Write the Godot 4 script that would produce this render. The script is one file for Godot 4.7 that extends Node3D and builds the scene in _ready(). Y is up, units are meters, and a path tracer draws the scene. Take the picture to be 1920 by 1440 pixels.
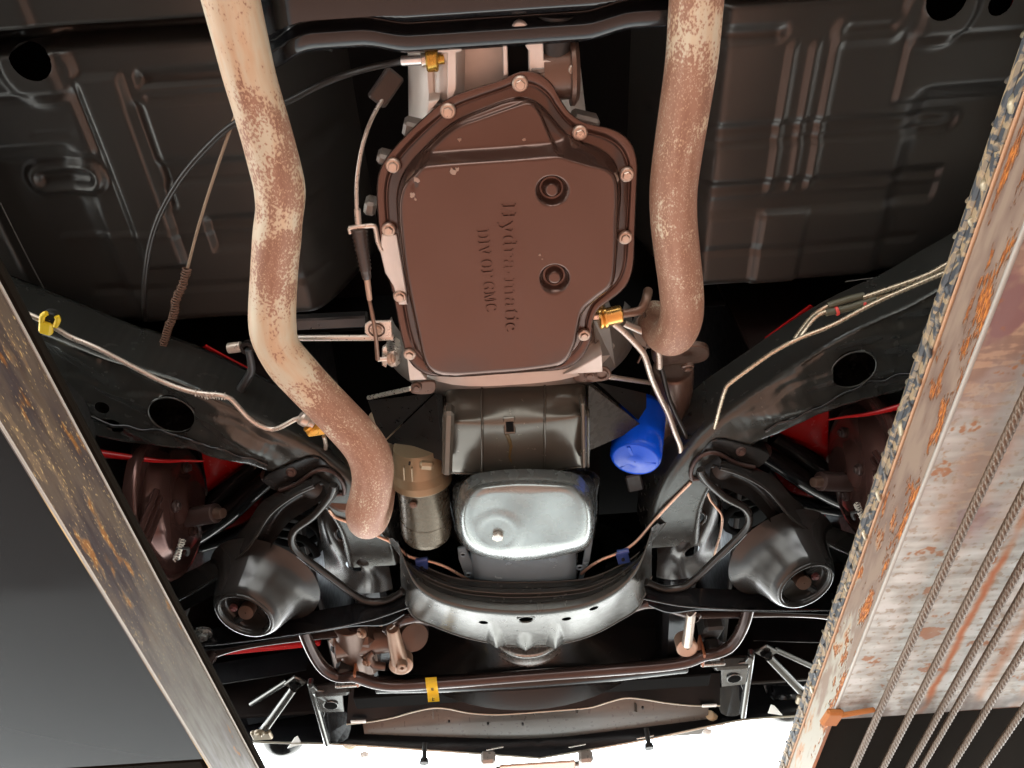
extends Node3D
# Underside of a car on a drive-on lift, seen from below looking up and forward.
# Metres, y up, the car points to -Z, its middle is x = 0.

const LENS := 1442.0          # focal length in pixels of a 1920 x 1440 picture
const TILT := 52.0
const ROLL := -3.8
var eye := Vector3(0, 1.35, 0)
var look := Basis()
var car: Node3D
var taken := {}
var M := {}
var S := 1.0                  # -1 mirrors what is built across the car's middle
var shift := Vector3.ZERO     # moves what is built

func _ready() -> void:
	camera_and_light()
	materials()
	setting()
	car = thing("car", "black painted underbody of a red car raised on a lift", "car", Vector3(0, 2.07, -0.6))
	body()
	frame_rails()
	front_crossmember()
	engine()
	transmission()
	exhaust()
	suspension(1.0)
	suspension(-1.0)
	front_end()
	lines_and_cables()
	lift()

# ------------------------------------------------------------------ camera, light
func camera_and_light() -> void:
	look = Basis(Vector3.RIGHT, deg_to_rad(TILT)) * Basis(Vector3.BACK, deg_to_rad(ROLL))
	var cam := Camera3D.new()
	cam.name = "camera"
	cam.fov = rad_to_deg(2.0 * atan(720.0 / LENS))
	cam.near = 0.05
	cam.far = 400.0
	cam.transform = Transform3D(look, eye)
	add_child(cam)
	cam.current = true
	var env := Environment.new()
	env.background_mode = Environment.BG_SKY
	var sky := Sky.new()
	var sm := ProceduralSkyMaterial.new()
	sm.sky_top_color = Color(0.88, 0.92, 0.95)
	sm.sky_horizon_color = Color(0.97, 0.98, 0.98)
	sm.sky_curve = 0.2
	sm.ground_bottom_color = Color(0.5, 0.47, 0.44)
	sm.ground_horizon_color = Color(0.9, 0.9, 0.88)
	sm.ground_curve = 0.05
	sm.sun_angle_max = 1.0
	sm.sky_energy_multiplier = 2.0
	sky.sky_material = sm
	env.sky = sky
	env.tonemap_mode = Environment.TONE_MAPPER_LINEAR
	env.tonemap_exposure = 2.45
	env.sdfgi_enabled = true
	env.ssao_enabled = true
	env.ssil_enabled = true
	var we := WorldEnvironment.new()
	we.name = "daylight"
	we.environment = env
	add_child(we)
	var sun := DirectionalLight3D.new()
	sun.name = "sun"
	sun.light_energy = 1.5
	sun.light_color = Color(1.0, 0.95, 0.87)
	sun.light_angular_distance = 0.5
	sun.shadow_enabled = true
	sun.rotation_degrees = Vector3(-64, 14, 0)
	add_child(sun)

# ------------------------------------------------------------------ helpers
func P(x: float, y: float, h: float) -> Vector3:
	# the point of the level plane h metres above the eye on which that spot of the photograph lies
	var r := look * Vector3(x - 960.0, 720.0 - y, -LENS)
	var p := eye + r * (h / r.y)
	return Vector3(p.x * S, p.y, p.z) + shift

func W(x: float, h: float, z: float) -> Vector3:
	return Vector3(x * S, eye.y + h, z) + shift

func pts(list: Array) -> PackedVector3Array:
	var out := PackedVector3Array()
	for a in list:
		out.append(P(a[0], a[1], a[2]))
	return out

func numbered(called: String) -> String:
	var n: int = taken.get(called, 0)
	taken[called] = n + 1
	return called if n == 0 else "%s_%03d" % [called, n]

func thing(called: String, label: String, category: String, at: Vector3, group := "") -> Node3D:
	var o := Node3D.new()
	o.name = numbered(called)
	o.position = at
	tag(o, label, category, group)
	add_child(o)
	return o

func tag(o: Node, label: String, category := "", group := "") -> Node:
	o.set_meta("label", label)
	if category:
		o.set_meta("category", category)
	if group:
		o.set_meta("group", group)
	return o

func put(mesh: Mesh, called: String, m: Material, parent: Node = null, label := "") -> MeshInstance3D:
	# a mesh given in the place's own axes, hung under a thing or a part
	var o := MeshInstance3D.new()
	o.name = numbered(called)
	o.mesh = mesh
	o.material_override = m
	o.cast_shadow = GeometryInstance3D.SHADOW_CASTING_SETTING_ON
	if label:
		o.set_meta("label", label)
	hang(o, parent, Transform3D())
	return o

func hang(o: Node3D, parent: Node, at: Transform3D) -> void:
	if parent == null:
		o.transform = at
		add_child(o, true)
		return
	parent.add_child(o, true)
	var up := Transform3D()
	var n: Node = parent
	while n is Node3D and n != self:
		up = n.transform * up
		n = n.get_parent()
	o.transform = up.affine_inverse() * at

func structure(mesh: Mesh, called: String, m: Material) -> MeshInstance3D:
	var o := put(mesh, called, m)
	o.set_meta("kind", "structure")
	return o

func shape(v: PackedVector3Array, idx: PackedInt32Array, uv := PackedVector2Array()) -> ArrayMesh:
	var n := PackedVector3Array()
	n.resize(v.size())
	for t in range(0, idx.size(), 3):
		var a := idx[t]
		var b := idx[t + 1]
		var c := idx[t + 2]
		var f := (v[c] - v[a]).cross(v[b] - v[a])
		n[a] += f
		n[b] += f
		n[c] += f
	for i in n.size():
		n[i] = n[i].normalized() if n[i].length_squared() > 1e-18 else Vector3.UP
	var arr := []
	arr.resize(Mesh.ARRAY_MAX)
	arr[Mesh.ARRAY_VERTEX] = v
	arr[Mesh.ARRAY_NORMAL] = n
	arr[Mesh.ARRAY_INDEX] = idx
	if uv.size() == v.size():
		arr[Mesh.ARRAY_TEX_UV] = uv
	var m := ArrayMesh.new()
	m.add_surface_from_arrays(Mesh.PRIMITIVE_TRIANGLES, arr)
	return m

func join(list: Array) -> ArrayMesh:
	var st := SurfaceTool.new()
	st.begin(Mesh.PRIMITIVE_TRIANGLES)
	for m in list:
		for s in m.get_surface_count():
			st.append_from(m, s, Transform3D())
	return st.commit()

func moved(m: Mesh, t: Transform3D) -> ArrayMesh:
	var st := SurfaceTool.new()
	st.begin(Mesh.PRIMITIVE_TRIANGLES)
	for s in m.get_surface_count():
		st.append_from(m, s, t)
	return st.commit()

func lattice(rows: Array, wrap := false, uvs := []) -> ArrayMesh:
	# rows of points joined into a skin; a row given twice makes a crease
	var v := PackedVector3Array()
	var uv := PackedVector2Array()
	var idx := PackedInt32Array()
	var n: int = rows[0].size()
	for r in rows.size():
		v.append_array(rows[r])
		for i in n:
			uv.append(uvs[r][i] if uvs.size() else Vector2(float(i) / (n - 1), float(r) / maxf(1.0, rows.size() - 1)))
	for r in rows.size() - 1:
		for i in (n if wrap else n - 1):
			var a := r * n + i
			var b := r * n + (i + 1) % n
			idx.append_array([a, b, a + n, b, b + n, a + n])
	return shape(v, idx, uv)

func spline(p: PackedVector3Array, step := 0.012) -> PackedVector3Array:
	var out := PackedVector3Array()
	for i in p.size() - 1:
		var a := p[maxi(i - 1, 0)]
		var b := p[i]
		var c := p[i + 1]
		var d := p[mini(i + 2, p.size() - 1)]
		var n := clampi(int(b.distance_to(c) / step), 2, 60)
		for k in n:
			out.append(b.cubic_interpolate(c, a, d, float(k) / n))
	out.append(p[p.size() - 1])
	return out

func tube_mesh(p: PackedVector3Array, r0: float, r1 := -1.0, sides := 12, step := 0.012, dome := false, swell = null) -> ArrayMesh:
	var q := spline(p, step) if step > 0.0 else p
	if r1 < 0.0:
		r1 = r0
	var rows := []
	var uvs := []
	var t0 := (q[1] - q[0]).normalized()
	var side := t0.cross(Vector3.UP if absf(t0.y) < 0.9 else Vector3.RIGHT).normalized()
	var along := 0.0
	var last := q.size() - 1
	for i in q.size():
		var t := (q[mini(i + 1, last)] - q[maxi(i - 1, 0)]).normalized()
		side = (side - t * side.dot(t)).normalized()
		var up := t.cross(side)
		if i:
			along += q[i].distance_to(q[i - 1])
		var r := lerpf(r0, r1, float(i) / last)
		if swell != null:
			r *= swell.call(along)
		var steps := [[1.0, 0.0]]
		if i == 0:
			steps = [[0.01, 0.0], [0.92, 0.0], [1.0, 0.08]]
		elif i == last:
			steps = [[1.0, 0.0], [0.95, 0.3], [0.8, 0.6], [0.5, 0.86], [0.01, 1.0]] if dome else [[1.0, -0.08], [0.92, 0.0], [0.01, 0.0]]
		for s in steps:
			var row := PackedVector3Array()
			var ur := []
			for k in sides + 1:
				var a := TAU * k / sides
				row.append(q[i] + (side * cos(a) + up * sin(a)) * r * s[0] + t * r * s[1])
				ur.append(Vector2(float(k) / sides, along))
			rows.append(row)
			uvs.append(ur)
	return lattice(rows, false, uvs)

func tube(called: String, list: Array, r: float, m: Material, parent: Node = null, label := "", sides := 12, r1 := -1.0, step := 0.012) -> MeshInstance3D:
	return put(tube_mesh(pts(list), r, r1, sides, step), called, m, parent, label)

func rod(a: Vector3, b: Vector3, r: float, sides := 14, r1 := -1.0) -> ArrayMesh:
	return tube_mesh(PackedVector3Array([a, b]), r, r1, sides, 0.0)

func lathe(at: Vector3, axis: Vector3, prof: Array, sides := 32) -> ArrayMesh:
	# prof: [radius, height along the axis]; a repeated pair makes a crease
	var z := axis.normalized()
	var x := z.cross(Vector3.UP if absf(z.y) < 0.9 else Vector3.RIGHT).normalized()
	var y := z.cross(x)
	var rows := []
	for q in prof:
		var row := PackedVector3Array()
		for k in sides + 1:
			var a := TAU * k / sides
			row.append(at + (x * cos(a) + y * sin(a)) * maxf(q[0], 0.0002) + z * q[1])
		rows.append(row)
	return lattice(rows)

func crease(prof: Array) -> Array:
	var out := [prof[0]]
	for i in range(1, prof.size() - 1):
		out.append(prof[i])
		out.append(prof[i])
	out.append(prof[prof.size() - 1])
	return out

func flat_mesh(tris: PackedVector3Array) -> ArrayMesh:
	return shape(tris, PackedInt32Array(range(tris.size())))

func block(center: Vector3, size: Vector3, turn := Basis(), bevel := 0.003) -> ArrayMesh:
	# a box with chamfered edges
	var h := size / 2.0
	var b := minf(bevel, minf(h.x, minf(h.y, h.z)) * 0.6)
	var t := PackedVector3Array()
	var faces := []
	for ax in 3:
		for s in [-1.0, 1.0]:
			var q := []
			for c in [[-1, -1], [1, -1], [1, 1], [-1, 1]]:
				var p := Vector3.ZERO
				p[ax] = s * h[ax]
				p[(ax + 1) % 3] = c[0] * (h[(ax + 1) % 3] - b)
				p[(ax + 2) % 3] = c[1] * (h[(ax + 2) % 3] - b)
				q.append(p)
			faces.append(q)
	for ax in 3:
		var u := (ax + 1) % 3
		var w := (ax + 2) % 3
		for su in [-1.0, 1.0]:
			for sw in [-1.0, 1.0]:
				var q := []
				for c in [[-1, 0], [1, 0], [1, 1], [-1, 1]]:
					var p := Vector3.ZERO
					p[ax] = c[0] * (h[ax] - b)
					p[u] = su * (h[u] - (b if c[1] else 0.0))
					p[w] = sw * (h[w] - (0.0 if c[1] else b))
					q.append(p)
				faces.append(q)
	for sx in [-1.0, 1.0]:
		for sy in [-1.0, 1.0]:
			for sz in [-1.0, 1.0]:
				var p := Vector3(sx * h.x, sy * h.y, sz * h.z)
				var i := Vector3(sx, sy, sz) * b
				faces.append([p - Vector3(0, i.y, i.z), p - Vector3(i.x, 0, i.z), p - Vector3(i.x, i.y, 0)])
	for q in faces:
		var mid := Vector3.ZERO
		for p in q:
			mid += p
		var n: Vector3 = (q[2] - q[0]).cross(q[1] - q[0])
		if n.dot(mid) < 0.0:
			q.reverse()
		for k in range(1, q.size() - 1):
			t.append_array([center + turn * q[0], center + turn * q[k], center + turn * q[k + 1]])
	return flat_mesh(t)

func bar(a: Vector3, b: Vector3, wide: float, high: float, up := Vector3.UP, bevel := 0.003) -> ArrayMesh:
	var z := (b - a).normalized()
	var x := up.cross(z).normalized()
	return block((a + b) / 2.0, Vector3(wide, high, a.distance_to(b)), Basis(x, z.cross(x), z), bevel)

func smooth_loop(list: Array, per := 5) -> Array:
	# closed Catmull-Rom through [x, y] or [x, y, h] entries
	var out := []
	var n := list.size()
	for i in n:
		var q := []
		for k in [-1, 0, 1, 2]:
			var e: Array = list[posmod(i + k, n)]
			q.append(Vector3(e[0], e[1], e[2] if e.size() > 2 else 0.0))
		for k in per:
			var c: Vector3 = q[1].cubic_interpolate(q[2], q[0], q[3], float(k) / per)
			out.append([c.x, c.y, c.z])
	return out

func slab(outline: PackedVector3Array, thick: float, bevel := 0.0015, holes := []) -> ArrayMesh:
	# a plate: the outline is its lower face, the plate goes up from there; holes are outlines too
	var loops := [outline]
	for hl in holes:
		loops.append(hl)
	var t := PackedVector3Array()
	var insets := []
	for li in loops.size():
		var o: PackedVector3Array = loops[li]
		var n := o.size()
		var area := 0.0
		for i in n:
			area += o[i].x * o[(i + 1) % n].z - o[(i + 1) % n].x * o[i].z
		if (area > 0.0) != (li == 0):
			o.reverse()
		var ins := PackedVector3Array()
		for i in n:
			var d1 := o[i] - o[posmod(i - 1, n)]
			var d2 := o[(i + 1) % n] - o[i]
			var n1 := Vector3(-d1.z, 0, d1.x).normalized()
			var n2 := Vector3(-d2.z, 0, d2.x).normalized()
			ins.append(o[i] + (n1 + n2).normalized() * bevel)
		insets.append(ins)
		var up := Vector3(0, thick, 0)
		var lift := Vector3(0, bevel, 0)
		for i in n:
			var j := (i + 1) % n
			t.append_array([ins[i], o[i] + lift, ins[j], ins[j], o[i] + lift, o[j] + lift])
			t.append_array([o[i] + lift, o[i] + up, o[j] + lift, o[j] + lift, o[i] + up, o[j] + up])
	var ring: PackedVector3Array = insets[0]
	for k in range(1, insets.size()):
		var hl: PackedVector3Array = insets[k]
		var best := [0, 0, INF]
		for i in ring.size():
			for j in hl.size():
				var d := ring[i].distance_squared_to(hl[j])
				if d < best[2]:
					best = [i, j, d]
		var joined := PackedVector3Array()
		for i in best[0] + 1:
			joined.append(ring[i])
		for j in hl.size() + 1:
			joined.append(hl[(best[1] + j) % hl.size()])
		for i in range(best[0], ring.size()):
			joined.append(ring[i])
		ring = joined
	var flat := PackedVector2Array()
	for i in ring.size():
		flat.append(Vector2(ring[i].x, ring[i].z) + Vector2(i % 7, i % 5) * 1e-6)
	var idx := Geometry2D.triangulate_polygon(flat)
	for i in idx:
		t.append(ring[i])
	for i in idx:
		t.append(ring[i] + Vector3(0, thick, 0))
	return flat_mesh(t)

func plate(called: String, list: Array, thick: float, m: Material, parent: Node, label := "", round_off := 0, holes := []) -> MeshInstance3D:
	var l := smooth_loop(list, round_off) if round_off else list
	var hh := []
	for hl in holes:
		hh.append(disc_loop(hl[0], hl[1], hl[2], hl[3], 20))
	return put(slab(pts(l), thick, 0.0015, hh), called, m, parent, label)

func disc_loop(x: float, y: float, h: float, r: float, n := 24) -> PackedVector3Array:
	var c := P(x, y, h)
	var out := PackedVector3Array()
	for k in n:
		out.append(c + Vector3(cos(TAU * k / n), 0, sin(TAU * k / n)) * r)
	return out

func sheet(f: Callable, nu: int, nv: int, holes := []) -> ArrayMesh:
	# f(u, v) -> point; holes: [middle, radius], cut where the sheet comes that near in plan
	var v := PackedVector3Array()
	var uv := PackedVector2Array()
	var idx := PackedInt32Array()
	var inside := PackedByteArray()
	for j in nv + 1:
		for i in nu + 1:
			var p: Vector3 = f.call(float(i) / nu, float(j) / nv)
			v.append(p)
			uv.append(Vector2(float(i) / nu, float(j) / nv))
			var hit := 0
			for k in holes.size():
				if p.distance_to(holes[k][0]) < holes[k][1]:
					hit = k + 1
			inside.append(hit)
	for j in nv:
		for i in nu:
			var a := j * (nu + 1) + i
			var c := [a, a + 1, a + nu + 2, a + nu + 1]
			var n_in := 0
			for k in c:
				n_in += 1 if inside[k] else 0
			if n_in == 4:
				continue
			idx.append_array([c[0], c[1], c[3], c[1], c[2], c[3]])
	for k in v.size():
		if inside[k]:
			var hl: Array = holes[inside[k] - 1]
			v[k] = hl[0] + (v[k] - hl[0]).normalized() * hl[1]
	return shape(v, idx, uv)

func ring_loop(middle: Vector3, r: float, wire: float, axis := Vector3.UP) -> ArrayMesh:
	var x := axis.cross(Vector3.RIGHT if absf(axis.x) < 0.9 else Vector3.BACK).normalized()
	var y := axis.cross(x).normalized()
	var p := PackedVector3Array()
	for k in 33:
		p.append(middle + (x * cos(TAU * k / 32) + y * sin(TAU * k / 32)) * r)
	return tube_mesh(p, wire, -1.0, 8, 0.0)

func wound(list: PackedVector3Array, r: float, wire: float, pitch: float) -> ArrayMesh:
	# a wire wound round a path
	var q := spline(list, 0.004)
	var out := PackedVector3Array()
	var along := 0.0
	var side := Vector3.ZERO
	for i in q.size() - 1:
		var t := (q[i + 1] - q[i]).normalized()
		if i == 0:
			side = t.cross(Vector3.UP).normalized()
		side = (side - t * side.dot(t)).normalized()
		var up := t.cross(side)
		for k in 4:
			var s := along + q[i].distance_to(q[i + 1]) * k / 4.0
			var a := TAU * s / pitch
			out.append(q[i].lerp(q[i + 1], k / 4.0) + (side * cos(a) + up * sin(a)) * r)
		along += q[i].distance_to(q[i + 1])
	return tube_mesh(out, wire, -1.0, 6, 0.0)

var bolt_kinds := {}
func bolt(at: Vector3, axis: Vector3, r: float, m: Material, parent: Node, called := "bolt", washer := true) -> MeshInstance3D:
	var key := "%0.4f%s" % [r, washer]
	if not bolt_kinds.has(key):
		var hex := []
		for q in [[0.98, -0.002], [1.0, 0.004], [1.0, r * 0.95], [0.86, r * 1.12], [0.0, r * 1.14]]:
			var row := PackedVector3Array()
			for k in 7:
				row.append(Vector3(cos(TAU * k / 6 + 0.3) * r * q[0], sin(TAU * k / 6 + 0.3) * r * q[0], q[1]))
			hex.append(row)
		var t := PackedVector3Array()
		for j in hex.size() - 1:
			for k in 6:
				t.append_array([hex[j][k], hex[j][k + 1], hex[j + 1][k], hex[j][k + 1], hex[j + 1][k + 1], hex[j + 1][k]])
		var parts := [flat_mesh(t)]
		if washer:
			parts.append(lathe(Vector3.ZERO, Vector3.BACK, crease([[r * 0.9, 0.0035], [r * 1.3, 0.0032], [r * 1.55, 0.0018], [r * 1.55, -0.003]]), 20))
		bolt_kinds[key] = join(parts)
	var z := axis.normalized()
	var x := z.cross(Vector3.FORWARD if absf(z.z) < 0.9 else Vector3.RIGHT).normalized()
	var o := MeshInstance3D.new()
	o.name = numbered(called)
	o.mesh = bolt_kinds[key]
	o.material_override = m
	hang(o, parent, Transform3D(Basis(x, z.cross(x), z), at))
	return o

func around(list: Array, mid: Vector2, n: int) -> PackedVector2Array:
	# the loop where n rays from mid cross it
	var out := PackedVector2Array()
	var m := list.size()
	for k in n:
		var d := Vector2.from_angle(TAU * k / n)
		var far := 0.0
		for i in m:
			var a := Vector2(list[i][0], list[i][1]) - mid
			var b := Vector2(list[(i + 1) % m][0], list[(i + 1) % m][1]) - mid
			var e := b - a
			var den := d.cross(e)
			if absf(den) < 1e-9:
				continue
			var t := a.cross(e) / den
			var s := a.cross(d) / den
			if t > far and s >= -1e-6 and s <= 1.0 + 1e-6:
				far = t
		out.append(mid + d * far)
	return out

func stairs(a: float, b: float, x: float) -> float:
	return smoothstep(a, b, x) if a < b else 1.0 - smoothstep(b, a, x)

# ------------------------------------------------------------------ materials
func lin(r: float, g: float, b: float) -> Color:
	return Color(r, g, b).linear_to_srgb()

func paint(c: Color, rough: float, metal := 0.0, spec := 0.5) -> StandardMaterial3D:
	var m := StandardMaterial3D.new()
	m.albedo_color = c
	m.roughness = rough
	m.metallic = metal
	m.metallic_specular = spec
	return m

func noise(n_seed: int, freq: float, oct := 4) -> FastNoiseLite:
	var n := FastNoiseLite.new()
	n.seed = n_seed
	n.noise_type = FastNoiseLite.TYPE_SIMPLEX_SMOOTH
	n.frequency = freq
	n.fractal_octaves = oct
	return n

func noise_tex(n_seed: int, freq: float, from: float, to: float, oct := 4, size := 512) -> NoiseTexture2D:
	var t := NoiseTexture2D.new()
	t.width = size
	t.height = size
	t.seamless = true
	t.noise = noise(n_seed, freq, oct)
	var g := Gradient.new()
	g.set_color(0, Color(from, from, from))
	g.set_color(1, Color(to, to, to))
	t.color_ramp = g
	return t

func worn(m: StandardMaterial3D, rough_tex: Texture2D, bump: Texture2D, height: float, scale := 3.0) -> StandardMaterial3D:
	m.uv1_triplanar = true
	m.uv1_world_triplanar = true
	m.uv1_scale = Vector3.ONE * scale
	if rough_tex:
		m.roughness_texture = rough_tex
		m.roughness_texture_channel = BaseMaterial3D.TEXTURE_CHANNEL_RED
	if bump:
		m.heightmap_enabled = true
		m.heightmap_texture = bump
		m.heightmap_scale = height
	return m

func picture(w: int, h: int, f: Callable) -> ImageTexture:
	var im := Image.create(w, h, false, Image.FORMAT_RGB8)
	for y in h:
		for x in w:
			im.set_pixel(x, y, f.call(x, y))
	return ImageTexture.create_from_image(im)

func mix(a: Color, b: Color, t: float) -> Color:
	return a.lerp(b, clampf(t, 0.0, 1.0))

func materials() -> void:
	var smears := noise_tex(3, 0.012, 0.55, 1.0)
	var fine := noise_tex(5, 0.09, 0.35, 0.65, 3)
	var soft := noise_tex(8, 0.015, 0.2, 0.8, 3)
	M.ridge = paint(lin(0.30, 0.27, 0.235), 0.55, 0.3)
	M.black = worn(paint(lin(0.012, 0.012, 0.012), 0.3), smears, soft, 0.02, 4.0)
	M.gloss = worn(paint(lin(0.010, 0.010, 0.011), 0.22), smears, soft, 0.03, 5.0)
	M.rail = worn(paint(lin(0.062, 0.063, 0.058), 0.31, 0.6), smears, soft, 0.02, 5.0)
	M.floor = worn(paint(lin(0.052, 0.049, 0.045), 0.31, 0.4), null, fine, 0.006, 8.0)
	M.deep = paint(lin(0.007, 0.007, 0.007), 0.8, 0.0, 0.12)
	M.pan = worn(paint(lin(0.095, 0.054, 0.042), 0.2, 0.6), smears, null, 0.0, 6.0)
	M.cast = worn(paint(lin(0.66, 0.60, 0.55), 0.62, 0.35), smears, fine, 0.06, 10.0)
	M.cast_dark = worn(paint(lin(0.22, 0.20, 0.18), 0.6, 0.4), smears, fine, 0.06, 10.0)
	M.iron = worn(paint(lin(0.13, 0.082, 0.062), 0.45, 0.5), smears, fine, 0.03, 12.0)
	M.sump_light = worn(paint(lin(0.30, 0.42, 0.50), 0.3, 0.4), smears, soft, 0.02, 4.0)
	M.sump = worn(paint(lin(0.215, 0.232, 0.225), 0.34, 0.7), smears, soft, 0.010, 5.0)
	M.bolt = worn(paint(lin(0.50, 0.40, 0.33), 0.42, 0.7), smears, null, 0.0, 20.0)
	M.steel = worn(paint(lin(0.58, 0.54, 0.48), 0.38, 0.75), smears, null, 0.0, 20.0)
	M.tubing = worn(paint(lin(0.60, 0.52, 0.45), 0.4, 0.6), smears, null, 0.0, 20.0)
	M.copper = worn(paint(lin(0.70, 0.46, 0.34), 0.4, 0.6), smears, null, 0.0, 20.0)
	M.brass = worn(paint(lin(0.72, 0.42, 0.12), 0.3, 0.8), smears, null, 0.0, 20.0)
	M.yellow = paint(lin(0.85, 0.56, 0.015), 0.5)
	M.blue = worn(paint(lin(0.003, 0.075, 0.66), 0.26, 0.0, 0.35), smears, null, 0.0, 9.0)
	M.clip = paint(lin(0.05, 0.09, 0.30), 0.3)
	M.red = worn(paint(lin(0.42, 0.009, 0.010), 0.3), smears, null, 0.0, 5.0)
	M.tie = paint(lin(0.65, 0.06, 0.05), 0.5)
	M.rubber = worn(paint(lin(0.018, 0.017, 0.016), 0.65), smears, fine, 0.03, 12.0)
	M.boot = worn(paint(lin(0.16, 0.09, 0.06), 0.6), smears, fine, 0.03, 14.0)
	M.plastic_mid = worn(paint(lin(0.05, 0.045, 0.038), 0.36, 0.3), smears, null, 0.0, 8.0)
	M.plastic = worn(paint(lin(0.105, 0.095, 0.078), 0.3, 0.45), smears, null, 0.0, 8.0)
	M.brake_dark = worn(paint(lin(0.012, 0.007, 0.006), 0.5), smears, null, 0.0, 6.0)
	M.brake = worn(paint(lin(0.10, 0.048, 0.040), 0.28, 0.6), smears, null, 0.0, 9.0)
	M.plastic_dark = worn(paint(lin(0.014, 0.013, 0.012), 0.4, 0.1), smears, null, 0.0, 8.0)
	M.scuff = paint(lin(0.30, 0.20, 0.15), 0.6)
	M.oil = paint(lin(0.09, 0.06, 0.02), 0.25)
	M.iron_grey = worn(paint(lin(0.085, 0.066, 0.043), 0.36, 0.6), smears, fine, 0.06, 10.0)
	M.cast_warm = worn(paint(lin(0.27, 0.20, 0.12), 0.5, 0.4), smears, fine, 0.05, 10.0)
	M.cup = worn(paint(lin(0.032, 0.030, 0.028), 0.28, 0.3), smears, null, 0.0, 4.0)
	M.iron_dark = worn(paint(lin(0.07, 0.045, 0.04), 0.45, 0.4), smears, fine, 0.04, 10.0)
	M.iron_warm = worn(paint(lin(0.30, 0.19, 0.13), 0.5, 0.4), smears, fine, 0.05, 12.0)
	M.cap_tan = worn(paint(lin(0.50, 0.34, 0.25), 0.5, 0.3), smears, null, 0.0, 12.0)
	M.tie_dark = paint(lin(0.15, 0.05, 0.05), 0.45)
	M.rusty_strap = paint(lin(0.30, 0.10, 0.04), 0.6)
	M.panel = worn(paint(lin(0.006, 0.006, 0.007), 0.45, 0.0, 0.35), smears, soft, 0.1, 3.0)
	M.panel_edge = paint(lin(0.05, 0.05, 0.05), 0.3, 0.3)
	M.white = paint(lin(0.75, 0.75, 0.72), 0.5)
	M.zinc_dark = worn(paint(lin(0.16, 0.16, 0.155), 0.28, 0.75), smears, null, 0.0, 10.0)
	M.bracket = worn(paint(lin(0.34, 0.30, 0.27), 0.4, 0.5), smears, null, 0.0, 10.0)
	M.foot = worn(paint(lin(0.32, 0.26, 0.18), 0.5, 0.4), smears, null, 0.0, 10.0)
	M.cable = paint(lin(0.03, 0.027, 0.025), 0.32, 0.2)
	M.cable_tan = paint(lin(0.30, 0.22, 0.15), 0.55, 0.2)
	M.bright = paint(lin(0.75, 0.72, 0.70), 0.25, 0.8)
	M.brass_dark = worn(paint(lin(0.46, 0.28, 0.05), 0.35, 0.7), smears, null, 0.0, 20.0)
	M.rubber_brown = worn(paint(lin(0.055, 0.040, 0.034), 0.5), smears, null, 0.0, 14.0)
	M.rubber_olive = paint(lin(0.09, 0.085, 0.055), 0.5)
	M.rod_brown = worn(paint(lin(0.22, 0.13, 0.09), 0.5, 0.4), smears, null, 0.0, 20.0)
	M.lever_grey = paint(lin(0.07, 0.075, 0.08), 0.35, 0.4)
	M.yellow_brass = worn(paint(lin(0.75, 0.38, 0.05), 0.4, 0.4), smears, null, 0.0, 20.0)
	M.fuel = worn(paint(lin(0.55, 0.46, 0.34), 0.36, 0.7), smears, null, 0.0, 20.0)
	M.rust_dull = worn(paint(lin(0.36, 0.20, 0.11), 0.8), smears, fine, 0.06, 14.0)
	M.beam_dark = worn(paint(lin(0.010, 0.008, 0.006), 0.9, 0.0, 0.1), null, null, 0.0, 5.0)
	M.bar = worn(paint(lin(0.06, 0.04, 0.036), 0.16, 0.5), smears, null, 0.0, 9.0)
	M.trim = paint(lin(0.62, 0.58, 0.48), 0.3, 0.5)
	M.grey = worn(paint(lin(0.15, 0.145, 0.132), 0.4, 0.1), smears, null, 0.0, 6.0)
	M.cream = paint(lin(0.62, 0.48, 0.30), 0.6)
	M.zinc = worn(paint(lin(0.42, 0.42, 0.40), 0.35, 0.7), smears, null, 0.0, 10.0)
	M.ink = paint(lin(0.02, 0.02, 0.02), 0.6)
	M.pipe_left = pipe_skin(21, 0)
	M.pipe_right = pipe_skin(57, 1)
	M.web_left = rail_skin(5)
	M.web_right = flake_skin(9)
	M.under_right = galvanised_skin(14)
	M.under_left = worn(paint(lin(0.014, 0.0132, 0.013), 0.11, 0.0, 0.17), noise_tex(41, 0.01, 0.5, 1.0), null, 0.0, 2.0)
	var mud := noise(77, 0.022, 4)
	M.tread = worn(paint(Color.WHITE, 0.6, 0.15), null, fine, 0.08, 9.0)
	M.tread.albedo_texture = picture(384, 384, func(x: int, y: int) -> Color:
		# wraps round both ways
		var u := TAU * x / 384.0
		var v := TAU * y / 384.0
		var n: float = mud.get_noise_3d(cos(u) * 61.0 + 200.0 * sin(v), sin(u) * 61.0, cos(v) * 61.0 + 80.0 * sin(u))
		return mix(Color(0.22, 0.235, 0.25), Color(0.56, 0.48, 0.37), stairs(-0.06, 0.10, n)))
	M.tread.uv1_scale = Vector3.ONE * 5.0
	M.tread_worn = worn(paint(lin(0.36, 0.30, 0.20), 0.5, 0.35), smears, fine, 0.04, 12.0)
	M.rope = worn(paint(lin(0.10, 0.065, 0.042), 0.45, 0.4), smears, fine, 0.04, 24.0)
	M.rust = worn(paint(lin(0.36, 0.125, 0.03), 0.85), null, fine, 0.12, 14.0)
	M.slab = worn(paint(lin(0.15, 0.145, 0.135), 0.7), smears, fine, 0.05, 0.8)
	M.concrete = worn(paint(lin(0.42, 0.41, 0.385), 0.8), null, fine, 0.1, 0.8)
	M.wall = paint(lin(0.40, 0.38, 0.35), 0.85)
	M.bay = worn(paint(lin(0.34, 0.165, 0.108), 0.6), null, fine, 0.06, 0.8)

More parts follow.
